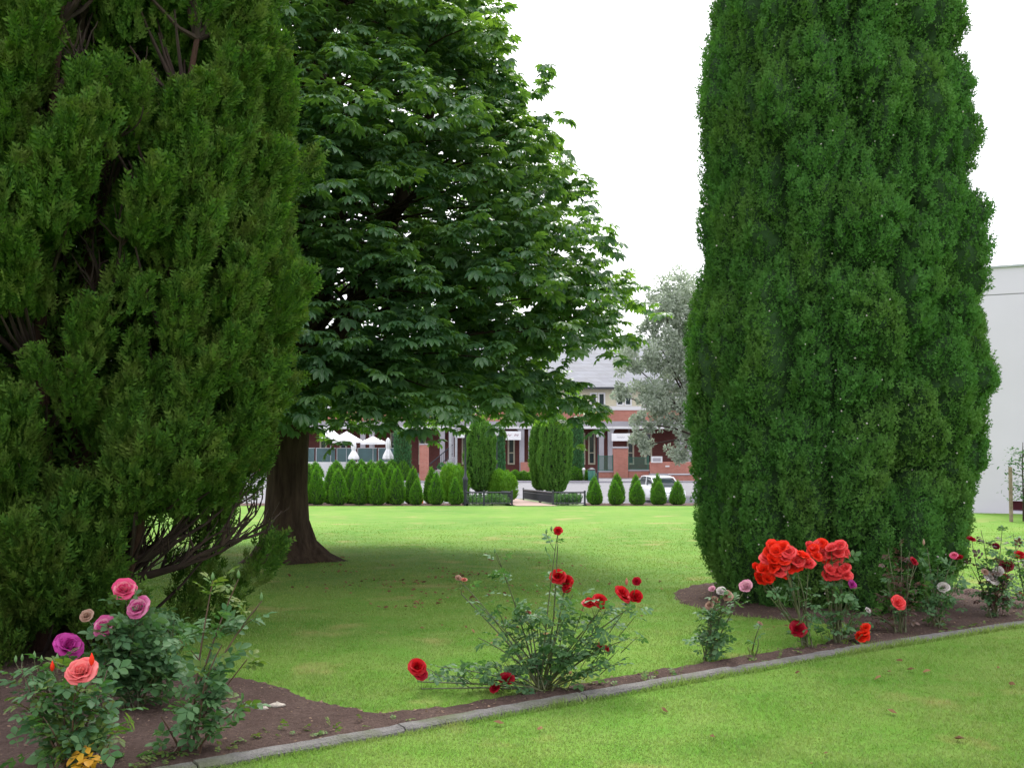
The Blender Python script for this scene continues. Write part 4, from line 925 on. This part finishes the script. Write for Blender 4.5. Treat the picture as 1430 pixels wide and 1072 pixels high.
railing([(2.2,33.3),(1.24,33.3),(.42,40.5)], .38, 'low dark metal railing around the bed right of the path')
# low planting inside the railings
for x0, x1, lb in ((-1.35, -.1, 'low grey green planting inside the left railing'), (1.3, 2.1, 'low grey green planting inside the right railing')):
    n = 1500; x = rng.uniform(x0, x1, n); y = rng.uniform(33.5, 35.4, n); z = ground(x, y) + rng.random(n)*.22*(.4+.6*(vnoise(np.stack([x*3,y*3,x*0],-1)) > -.1)); V, f = scatter(SP5[0], SP5[1], np.stack([x,y,z],-1), frames(norm(rng.normal(size=(n,3))*.5+np.array([0,0,1]))), rng.uniform(.08,.16,n)); tag(link('ground_cover', V, f, M['rose_leaf']), lb, 'plants', kind='stuff')
# bare dark soil strip under the cone shrubs
for a_, b_ in ((-9.5, -1.45), (2.25, 6.6)):
    xs = np.linspace(a_, b_, 30); ys = np.linspace(32.55, 36, 12); sheet('shrub_bed_soil', xs, ys, .006, M['soil'])
# ------------------------------------------------------------------ cars
def car(x, y, rz, lb):
    g = gz(x, y); r_ = thing('parked_car', (0,0,0), lb, 'car', None); r_['_w'] = (0,0,0)
    def loft(secs, n=20):
        v = []
        for X_, w_, z0, z1, e in secs:
            for k in range(n):
                an = 2*PI*k/n; c, s = math.cos(an), math.sin(an); cc = math.copysign(abs(c)**(2/e), c); ss = math.copysign(abs(s)**(2/e), s)
                v.append((X_, w_*cc, (z0+z1)/2 + (z1-z0)/2*ss))
        f = [(i*n+k, i*n+(k+1)%n, (i+1)*n+(k+1)%n, (i+1)*n+k) for i in range(len(secs)-1) for k in range(n)] + [tuple(range(n))[::-1], tuple((len(secs)-1)*n+k for k in range(n))]
        return v, f
    m = MB(); m.add(*loft([(-2.1,.62,.35,.70,4),(-2.0,.78,.24,.86,5),(-1.6,.84,.2,.93,6),(-.6,.85,.18,.95,6),(.4,.85,.18,.93,6),(1.2,.84,.2,.86,6),(1.8,.79,.22,.76,5),(2.08,.65,.3,.62,4)])); m.build('body', M['car_white'], r_, True)
    m = MB(); m.add(*loft([(-1.95,.60,.80,.88,3),(-1.65,.70,.82,1.20,4),(-1.2,.68,.82,1.385,4),(-.2,.67,.82,1.405,4),(.35,.68,.82,1.33,4),(.8,.71,.82,1.08,4),(1.15,.72,.80,.88,3)])); m.build('windows', M['glass'], r_, True)
    m = MB(); m.add(*loft([(-1.35,.60,1.335,1.40,4),(-1.1,.66,1.34,1.425,4),(-.2,.66,1.35,1.44,4),(.25,.64,1.33,1.40,4),(.36,.60,1.31,1.36,4)])); m.build('roof', M['car_white'], r_, True)
    for sy in (-1, 1):
        m = MB()
        for A, B in (((1.05,.715,.88),(.33,.625,1.36)), ((-.35,.71,.9),(-.35,.645,1.39)), ((-1.9,.64,.88),(-1.3,.61,1.37))): m.tube([(A[0],A[1]*sy,A[2]),(B[0],B[1]*sy,B[2])], .03, 5)
        m.build('window_pillar', M['car_white'], r_)
        m = MB(); m.lathe([(.03,-.03),(.17,-.03),(.14,.03),(.02,.04)], (0,0,0), 10); v = m.v[0]; m.v[0] = np.stack([1.96 + v[:,2], sy*.56 + v[:,0]*.9, .62 + v[:,1]*.55], -1); m.build('headlight', M['head_glass'], r_, True)
        m = MB(); m.box((-2.09, sy*.55-.12, .60), (-2.0, sy*.55+.12, .78)); m.build('tail_light', M['red_brown'], r_)
        m = MB(); m.box((.72, sy*.86-.09, .9), (.82, sy*.86+.09, 1.02)); m.build('mirror', M['car_white'], r_)
        for X_ in (-1.3, 1.3):
            wv = MB(); wv.lathe([(.20,-.09),(.29,-.1),(.315,-.06),(.315,.06),(.29,.1),(.20,.09)], (0,0,0), 18); v = wv.v[0]; wv.v[0] = np.stack([X_+v[:,0], sy*.76+v[:,2], .315+v[:,1]], -1); wh = wv.build('wheel', M['rubber'], r_); wh['_w'] = (0,0,0)
            wv = MB(); wv.lathe([(.02,-.095),(.19,-.09),(.19,.09),(.02,.095)], (0,0,0), 14); v = wv.v[0]; wv.v[0] = np.stack([X_+v[:,0], sy*.765+v[:,2], .315+v[:,1]], -1); wv.build('rim', M['steel'], wh)
    m = MB(); m.box((2.075, -.26, .38), (2.10, .26, .5)); m.build('number_plate', M['white_paint'], r_)
    m = MB(); m.box((1.98, -.4, .56), (2.075, .4, .64)); m.build('grille', M['dark_metal'], r_)
    r_.location = (x, y, g+.0); r_.rotation_euler = (0, 0, rz)
p = at(922, 667, 60); car(p.x, 60, math.radians(-78), 'white hatchback parked on the road behind the right cone shrubs')
p = at(439, 660, 60); car(p.x, 60, math.radians(8), 'white car parked on the road behind the left cone shrubs')
# traffic cones
for px, py, s, Y, lb in ((594, 689, 1.0, 52, 'orange traffic cone behind the cone shrubs, the nearer and larger of two'), (588, 681, .9, 58, 'orange traffic cone beside the brick pillar, the farther of two')):
    p = at(px, py, Y); g = gz(p.x, Y); c = (p.x, Y, g); r_ = thing('traffic_cone', c, lb, 'traffic cone', None)
    m = MB(); m.lathe([(.17,.04),(.105,.36)], c, 14); m.lathe([(.075,.50),(.03,.74),(.02,.75)], c, 14); m.build('cone', M['orange'], r_, True)
    m = MB(); m.lathe([(.107,.355),(.077,.505)], c, 14); m.build('reflective_band', M['white_paint'], r_, True); m = MB(); m.box((p.x-.22, Y-.22, g), (p.x+.22, Y+.22, g+.045)); m.build('base', M['orange'], r_)
# ------------------------------------------------------------------ white building on the right, young staked tree
def white_building():
    A = at(1350, 716, 28.4); B = Vector((A.x + 15, A.y - 8.4, 0)); A = Vector((A.x, A.y, 0)); d = (B-A).normalized(); n_ = Vector((-d.y, d.x, 0)); 
    if n_.y < 0: n_ = -n_
    g = gz(A.x, A.y); r_ = thing('white_building', (A.x, A.y, g), 'plain pale flat roofed building with dark red recess at its foot', 'building')
    P = lambda s, t, z: tuple(A + d*s + n_*t + Vector((0,0,z)))
    zt = at(1400, 370.5, 27.9).z; zj = at(1400, 411, 27.9).z; z1 = at(1400, 699, 27.9).z; z0 = at(1400, 713, 27.9).z; L = 17; D = 10
    def bx_(m, s0, s1, t0, t1, za, zb): m.add([P(s0,t0,za),P(s1,t0,za),P(s1,t1,za),P(s0,t1,za),P(s0,t0,zb),P(s1,t0,zb),P(s1,t1,zb),P(s0,t1,zb)], [(3,2,1,0),(4,5,6,7),(0,1,5,4),(1,2,6,5),(2,3,7,6),(3,0,4,7)])
    sA = 1.02
    m = MB(); bx_(m, 0, L, 0, D, z1, zj-.012); bx_(m, 0, sA, 0, D, g-.4, z1-.001); bx_(m, sA+.001, L, .6, D, g-.4, z1-.001); bx_(m, sA+.001, L, -.0, .6-.001, g-.6, z0); m.build('wall', M['white_wall'], r_)
    m = MB(); bx_(m, .01, L, .02, D-.02, zj-.011, zj+.015); m.build('joint', M['render_grey'], r_)
    m = MB(); bx_(m, 0, L, 0, D, zj+.016, zt-.05); m.build('parapet', M['white_wall'], r_)
    m = MB(); bx_(m, -.04, L, -.05, D, zt-.049, zt); m.build('coping', M['steel'], r_)
    m = MB(); bx_(m, sA+.002, L, .5, .58, z0+.001, z1-.002); m.build('recess_panel', M['red_brown'], r_)
    for s in (4.2, 8.4, 12.6):
        m = MB(); bx_(m, s, s+.012, -.004, -.001, z1, zj-.02); m.build('panel_joint', M['render_grey'], r_)
white_building()
def young_tree():
    b = at(1429, 716, 24.5); g = gz(b.x, 24.5); r_ = thing('young_tree', (b.x, 24.5, g), 'slender young tree with sparse crown in front of the pale building', 'tree')
    m = MB(); x, y = b.x, 24.5; m.tube([(x,y,g-.03),(x+.01,y,g+.6),(x,y,g+1.2),(x+.02,y,g+1.75)], [.02,.018,.013,.006], 6); 
    for i in range(9): 
        an = i*2.4; z = g+.55+i*.11; m.tube([(x,y,z),(x+.18*math.cos(an),y+.18*math.sin(an),z+.08),(x+.32*math.cos(an),y+.32*math.sin(an),z+.12)], [.008,.006,.003], 4)
    m.build('trunk', M['twig'], r_); n = 420
    P = np.stack([x + rng.normal(0,.17,n), y + rng.normal(0,.17,n), g + rng.uniform(.45,1.65,n)], -1); tv, tf = leaflet_shape(.10,.055,.15,.2); V, f = scatter(tv, tf, P, frames(norm(rng.normal(size=(n,3))*np.array([1,1,.4])), .4, (0,0,1)), rng.uniform(.6,1.1,n)); link('crown', V - np.array(r_['_w']), f, M['young_leaf'], r_)
    p = at(1412, 716, 24.3); g = gz(p.x, 24.3); m = MB(); m.box((p.x-.03, 24.27, g-.1), (p.x+.03, 24.33, at(1412, 652, 24.3).z)); tag(m.build('tree_stake', M['wood']), 'grey wooden stake left of the young tree', 'stake')
young_tree()
# ------------------------------------------------------------------ roses
def bloom_mesh(size, seed, openn=.8, rings=5):
    r = random.Random(seed); V = []; Fq = []; n = 0
    for k in range(rings):
        cnt = (4, 5, 6, 7, 8, 8)[k]; rad = size*.5*(.12 + .16*k); tilt = (.15 + (1.30*openn)*(k/(rings-1))**1.1)   # from vertical
        L = size*.5*(.55 + .13*k); W = size*.5*(.42 + .12*k)
        for j in range(cnt):
            an = 2*PI*(j + .5*(k % 2))/cnt + r.uniform(-.25,.25); tl = tilt + r.uniform(-.18,.18); ca, sa = math.cos(an), math.sin(an); Lj = L*r.uniform(.85,1.12); wav = r.uniform(0,6)
            for vi in range(5):
                v = vi/4; a_ = tl*(.55+.75*v) ; hw = W*(.35+.65*math.sin(PI*min(1,.2+.62*v)))*(1 if vi < 4 else .72)
                rr = rad*.35 + Lj*math.sin(tl*.9)*v*(.9+.1*v); zz = Lj*v*math.cos(a_*.85)*.85 - rad*.15
                for ui in range(5):
                    u = (ui-2)/2; cup = (1-u*u)*.0 + u*u*(-.22 if tl > .9 else .1)*W; x = rr - abs(u)*hw*.18*(1 if k < 3 else .3); y = u*hw; z = zz + cup*.5 + .04*size*math.sin(wav+u*3)*v*v
                    V.append((x*ca - y*sa, x*sa + y*ca, z))
            for vi in range(4):
                for ui in range(4): a0 = n+vi*5+ui; Fq.append((a0, a0+1, a0+6, a0+5))
            n += 25
    return np.array(V), np.array(Fq)
BL = [bloom_mesh(1.0, s, o_) for s, o_ in ((1,.66),(2,.55),(3,.78),(4,.70))]
def rose_bush(label, base, stems, blooms, buds=(), leafy=1.0, leafmats=('rose_leaf',), top_fresh=0, stemr=.0045, bare=.2, brown=False, fill=None, leafsize=1.0, group=None, yellow=0):
    """stems/blooms: points seen in the photo + depth offset from the base"""
    b = on_ground(*base); b.z = float(soil_z(np.array(b.x), np.array(b.y))); root = thing('rose_bush', (b.x, b.y, b.z), label, 'rose bush', group)
    st = MB(); P = []; D = []; FP = []; FD = []; tips = []; SPTS = []
    many = len(blooms) > 16
    allst = [(s, None) for s in stems] + [((bl[0], bl[1] + bl[2]*.25, bl[4] if len(bl) > 4 else 0), bl) for i_, bl in enumerate(blooms) if not (many and i_ % 9)]
    for (px, py, dy), bl in allst:
        T = at(px, py, b.y + dy); h = (T - b).length; side = Vector((T.x-b.x, T.y-b.y, 0)); mid = b.lerp(T, .5) + Vector((random.gauss(0,.03), random.gauss(0,.03), 0)) - side*.12 + Vector((0,0,.04*h))
        B0 = b + Vector((random.gauss(0,.03), random.gauss(0,.03), -.02)); n = 9; pts = [B0.lerp(mid, u).lerp(mid.lerp(T, u), u) for u in np.linspace(0,1,n)]
        st.tube(pts, [stemr*(1.5-.95*i/(n-1)) for i in range(n)], 5, False); tips.append((T, pts[-1]-pts[-2])); SPTS += pts
        nl = int(leafy*h*28)
        for _ in range(nl):
            u = random.uniform(bare, .97); i = min(n-2, int(u*(n-1))); p = pts[i].lerp(pts[i+1], u*(n-1)-i); an = random.random()*2*PI; ax = (pts[i+1]-pts[i]).normalized()
            d = Vector((math.cos(an), math.sin(an), random.gauss(.25,.3))) + ax*.3
            off = Vector((math.cos(an), math.sin(an), .2))*random.uniform(0, .05)*(1.3-u)
            (FP if (top_fresh and u > 1-top_fresh) else P).append(p+off); (FD if (top_fresh and u > 1-top_fresh) else D).append(d)
        # side shoots
        for _ in range(int(h*4*leafy)):
            u = random.uniform(.2,.8); i = min(n-2, int(u*(n-1))); p = pts[i]; an = random.random()*2*PI; q = p + Vector((math.cos(an)*.11, math.sin(an)*.09, random.uniform(.03,.12))); st.tube([p, p.lerp(q,.5)+Vector((0,0,.01)), q], [.003,.0025,.0015], 4, False)
            for _ in range(4): P.append(p.lerp(q, random.uniform(.4,1))); D.append(Vector((random.gauss(0,1), random.gauss(0,1), random.gauss(.2,.3))))
    if fill:
        for (px, py, rx, ry, cnt) in fill:
            for _ in range(int(cnt*.48)):
                an = random.random()*2*PI; rr = math.sqrt(random.random()); T = at(px+rx*rr*math.cos(an), py+ry*rr*math.sin(an), b.y+random.uniform(-.13,.13))
                if T.z < b.z+.02: continue
                P.append(T); D.append(Vector((random.gauss(0,1), random.gauss(0,1), random.gauss(.1,.35))))
                if random.random() < .3: A = b.lerp(T, .82) + Vector((0,0,-.04)); st.tube([A, A.lerp(T,.5), T], [.003,.0025,.0015], 4, False)
    st.build('stems', M['rose_stem_brown' if brown else 'rose_stem'], root)
    mats = list(leafmats); w0 = np.array(root['_w'])
    def leaves(P, D, mat, nm='leaves'):
        if len(P) == 0: return
        P = np.array([tuple(p) for p in P]); D = norm(np.array([tuple(d) for d in D])); V, f = scatter(RSL[0], RSL[1], P, frames(D, .45, (0,0,1)), rng.uniform(.7,1.25,len(P))*leafsize*1.25); link(nm, V-w0, f, M[mat], root)
    k = len(mats); idx = rng.integers(0, k, len(P)) if k > 1 else np.zeros(len(P), int)
    for q in range(k): leaves([p for p, i_ in zip(P, idx) if i_ == q], [p for p, i_ in zip(D, idx) if i_ == q], mats[q])
    leaves(FP, FD, 'rose_leaf_fresh')
    if yellow: 
        Yp = [at(px+random.gauss(0,5), py+random.gauss(0,12), b.y-.12) for px, py, c_ in yellow for _ in range(c_)]
        leaves(Yp, [Vector((random.gauss(0,1), -1, random.gauss(0,.4))) for _ in Yp], 'rose_leaf_yellow')
    if many:
        hub = {}
        for bl in blooms: hub.setdefault((int(bl[0]//45), int(bl[1]//40)), []).append(at(bl[0], bl[1], b.y+(bl[4] if len(bl) > 4 else 0)))
        pm = MB()
        for L_ in hub.values():
            cc = sum(L_, Vector())/len(L_) + Vector((0,.02,-.10))
            for q_ in L_: pm.tube([cc, cc.lerp(q_,.6)+Vector((0,0,.01)), q_-Vector((0,0,.01))], .0018, 4)
            pm.tube([b, b.lerp(cc,.5)+Vector((random.gauss(0,.02),0,.01)), cc], [.006,.005,.0035], 5)
        pm.build('flower_stalks', M['rose_stem'], root)
    for j, bl in enumerate(blooms):
        px, py, sz, cm = bl[:4]; dy = bl[4] if len(bl) > 4 else 0; Y = b.y+dy; S = sz*Y/F; T = at(px, py, Y); V, f = BL[(j*3+int(px)) % 4]
        ax = Vector((random.gauss(0,.35), -.7+random.gauss(0,.3), .75)).normalized(); q = ax.to_track_quat('Z','Y').to_matrix(); R = np.array(q)
        W = (V*S*.98) @ R.T + np.array(T) - np.array(ax)*S*.20
        o = link('bloom', W-w0, f, M[cm], root, True); o['label'] = cm.replace('_',' ') + ' rose bloom'
        sm = MB(); sm.lathe([(.02*S,-.14*S),(.10*S,-.06*S),(.12*S,0),(.05*S,.02*S)], (0,0,0), 8); sm.v[0] = sm.v[0] @ R.T + np.array(T) - np.array(ax)*S*.26; c_ = sm.build('calyx', M['sepal'], root)
    for j, (px, py, sz, cm, dy) in enumerate(buds):
        Y = b.y+dy; S = sz*Y/F; T = at(px, py, Y); m = MB(); m.lathe([(.03*S,-.7*S),(.22*S,-.45*S),(.32*S,-.1*S),(.25*S,.3*S),(.12*S,.6*S),(.01*S,.85*S)], tuple(T), 8); m.build('bud', M[cm], root, True)
        m = MB(); A = T+Vector((0,0,-.7*S)); Bq = min((q_ for q_ in SPTS if q_.z < A.z), key=lambda q_: (q_-A).length, default=b); m.tube([Bq, Bq.lerp(A,.5)+Vector((0,0,-.01)), A], [.002,.0018,.0015], 4); m.build('bud_stalk', M['rose_stem'], root)
    return root
random.seed(5); rng = np.random.default_rng(5)
# left group
rose_bush('rose bush with one salmon bloom, many buds and yellow lower leaves', (100, 1085), [(30,935,0),(50,930,.1),(75,925,.05),(128,935,0),(40,985,-.1),(165,985,.1),(150,935,.15),(60,1000,-.15),(180,1010,-.1)], [(112,934,38,'salmon',-.1)],
    [(22,920,7,'sepal',0),(31,918,7,'sepal',.05),(48,915,8,'sepal',.1),(58,920,7,'sepal',.1),(80,918,8,'sepal',.1),(73,930,10,'orange_red',0),(128,921,12,'orange_red',-.08)], 1.0, leafmats=('rose_leaf','rose_leaf','rose_leaf_fresh'), brown=True, fill=[(85,1010,75,55,60),(100,1050,80,25,50),(55,955,38,18,26)], yellow=[(130,1045,2),(133,1062,3)], leafsize=.95)
rose_bush('rose bush with magenta and pink blooms in front of the open cypress', (195, 990), [(230,900,.1),(200,870,0),(160,880,0),(245,925,0),(215,940,-.1),(250,960,0)], [(98,898,36,'magenta',-.25),(144,872,30,'mauve',-.1),(173,820,30,'hot_pink',0),(191,846,30,'mauve',-.05),(120,858,17,'withered',0),(196,846,10,'pale_pink',0)], [], 1.05, fill=[(190,905,62,42,110),(220,945,48,38,70),(160,900,45,30,40)], bare=.2, leafsize=1.08)
rose_bush('tall leggy rose bush without flowers by the kerb, two upright shoots', (262, 1052), [(298,806,.1),(333,808,.25),(366,838,.2),(310,900,0),(345,920,.1),(225,1000,-.1),(345,980,0),(300,930,.1)], [], [(297,805,8,'sepal',.1),(333,802,8,'sepal',.25),(365,833,8,'sepal',.2)], .85, top_fresh=.22, brown=True, stemr=.005, fill=[(280,1000,50,40,45),(240,1030,30,20,14)], leafsize=.95)
# centre
rose_bush('large sprawling rose bush with scattered bright red blooms in the centre', (760, 966), [(693,772,.0),(640,808,.1),(655,835,0),(668,890,-.1),(720,880,0),(800,830,.1),(845,840,0),(860,870,.1),(690,930,-.1),(640,945,-.1),(880,890,0),(815,880,.1),(790,860,-.1),(735,850,.05),(870,925,0),(610,930,-.05)],
    [(779,740,12,'red',0),(779,803,20,'red',0),(789,812,20,'red',.02),(791,820,13,'crimson',0),(822,839,17,'red',0),(839,837,20,'red',0),(872,827,24,'red',.05),(888,832,18,'red',.1),(889,811,12,'crimson',.1),(839,900,11,'crimson',0),(848,904,9,'crimson',0),(707,945,20,'crimson',-.1),(690,959,13,'crimson',-.1),(583,929,22,'red',-.05),(588,939,17,'crimson',-.05),(640,806,9,'withered',.1),(648,808,8,'faded_red',.1),(738,855,8,'faded_red',.05)],
    [(763,742,5,'sepal',0),(770,738,5,'sepal',0),(875,812,7,'faded_red',.1),(691,769,5,'sepal',0)], .62, fill=[(770,925,85,45,110),(805,868,75,45,105),(865,875,34,40,44),(650,945,50,22,40),(617,938,26,13,22),(725,890,50,60,50),(800,835,30,26,26)], leafsize=.80, stemr=.0042)
# right group
rose_bush('thin rose bush with one pink bloom and several withered pale ones', (988, 922), [(1000,835,0),(1012,840,.1),(975,890,0),(1015,885,.1)], [(1041,817,18,'pale_pink',0),(1016,830,15,'withered',0),(1007,824,13,'white',0),(1000,836,12,'withered',0),(990,844,11,'withered',0),(994,821,9,'pale_pink',0)], [], .75, leafsize=.72, fill=[(990,900,28,24,28)])
rose_bush('single small rose shoot with a dried flower head beside the thin rose', (1052, 918), [(1058,890,0)], [(1062,869,8,'withered',0)], [], .5, leafsize=.6)
cl = [(1068+random.uniform(-12,12), 798+random.uniform(-9,11), 17, 'orange_red', random.uniform(-.05,.08)) for _ in range(10)] + [(1090+random.gauss(0,14), 777+random.gauss(0,8), 18, random.choice(('orange_red','orange_red','coral')), random.uniform(-.08,.08)) for _ in range(38)] + [(1110+random.uniform(-14,14), 780+random.uniform(-11,10), 19, random.choice(('orange_red','coral')), random.uniform(-.06,.06)) for _ in range(8)]
rose_bush('rose bush topped by the largest dense orange red flower head', (1128, 905), [(1110,815,0),(1120,835,0),(1100,830,.1)], cl + [(1115,876,22,'crimson',-.05)], [], .16, leafsize=.8, fill=[(1115,835,32,18,36),(1125,868,18,22,16)])
cl = [(1157+random.uniform(-26,24), 767+random.uniform(-12,12), 16, random.choice(('coral','orange_red','coral')), random.uniform(-.06,.06)) for _ in range(20)] + [(1172+random.uniform(-17,17), 798+random.uniform(-8,8), 16, 'coral', random.uniform(-.05,.05)) for _ in range(12)] + [(1202+random.uniform(-7,6), 880+random.uniform(-13,13), 13, 'orange_red', random.uniform(-.05,.05)) for _ in range(8)]
rose_bush('rose bush with two coral flower heads, one above the other', (1168, 898), [(1150,820,0),(1190,830,0),(1145,860,0),(1210,850,.05),(1165,815,0)], cl + [(1191,815,12,'magenta',0)], [], .18, leafsize=.8, fill=[(1165,850,42,40,110),(1170,885,45,18,45)])
rose_bush('rose bush with purple young leaves and one coral bloom low down', (1258, 885), [(1240,765,.2),(1258,752,.25),(1270,770,.2),(1238,800,.1),(1280,790,.2),(1225,860,0)], [(1256,840,19,'coral',-.1),(1213,851,8,'white',0),(1277,782,12,'crimson',.1)], [], .55, leafmats=('rose_leaf_purple','rose_leaf_purple','rose_leaf'), leafsize=.72, fill=[(1235,860,30,20,36),(1258,800,28,32,26)])
rose_bush('green rose bush with one white bloom and a small pink bloom near the cypress edge', (1306, 877), [(1295,765,.1),(1290,800,0),(1330,810,.1),(1345,800,.1),(1285,840,0),(1310,790,.1)], [(1318,818,15,'white',0),(1338,777,12,'crimson',.1),(1332,774,10,'hot_pink',.1)], [(1290,757,6,'withered',.1)], .7, leafsize=.78, fill=[(1300,845,38,26,70),(1325,820,24,20,24)])
rose_bush('rose bush with white blooms and dark red ones at the right end of the bed', (1388, 862), [(1370,740,.2),(1400,735,.2),(1425,760,.2),(1355,790,.1),(1420,800,0),(1390,790,0)], [(1386,805,20,'white',0),(1394,797,14,'white',0),(1376,797,9,'withered',0),(1405,788,17,'dark_red',.05),(1402,803,13,'crimson',0),(1357,751,11,'crimson',.2),(1391,762,10,'dark_red',.15)], [], .72, leafmats=('rose_leaf','rose_leaf_purple','rose_leaf'), leafsize=.76, fill=[(1385,838,38,26,90),(1405,790,26,34,30)])
rose_bush('rose bush with one bright red bloom cut by the right border', (1436, 848), [(1440,780,.1),(1415,745,.2),(1450,790,0)], [(1424,773,13,'red',.1),(1424,830,10,'faded_red',.1)], [], .8, leafsize=.78, fill=[(1430,820,30,30,80)])
# dark leafy undergrowth behind the magenta roses
rose_bush('dark leafy flowerless rose bush under the boughs of the open cypress', (228, 942), [(215,850,.15),(240,860,.2),(258,900,.1),(205,880,.1)], [], [], 1.0, leafsize=.9, fill=[(225,890,36,40,90)])
# small weeds in the bed
n = 300; t_ = rng.uniform(-2, 10, n); q = K0[None] + KD[None]*t_[:, None] + KN[None]*rng.uniform(.03,.3,n)[:, None]; keep = vnoise(np.stack([q[:,0]*2.2, q[:,1]*2.2, t_*0+2], -1)) > .1; q = q[keep]; n = len(q)
V, f = scatter(RSL[0], RSL[1], np.stack([q[:,0], q[:,1], ground(q[:,0], q[:,1])+.02], -1), frames(norm(rng.normal(size=(n,3))*np.array([1,1,.3])+np.array([0,0,.5])), .4, (0,0,1)), rng.uniform(.35,.7,n)); tag(link('bed_weeds', V, f, M['rose_leaf_fresh']), 'tiny green weeds sprouting from the soil along the edging', 'weeds', kind='stuff')
# clean up helper properties
for o in bpy.data.objects:
    if '_w' in o.keys(): del o['_w']
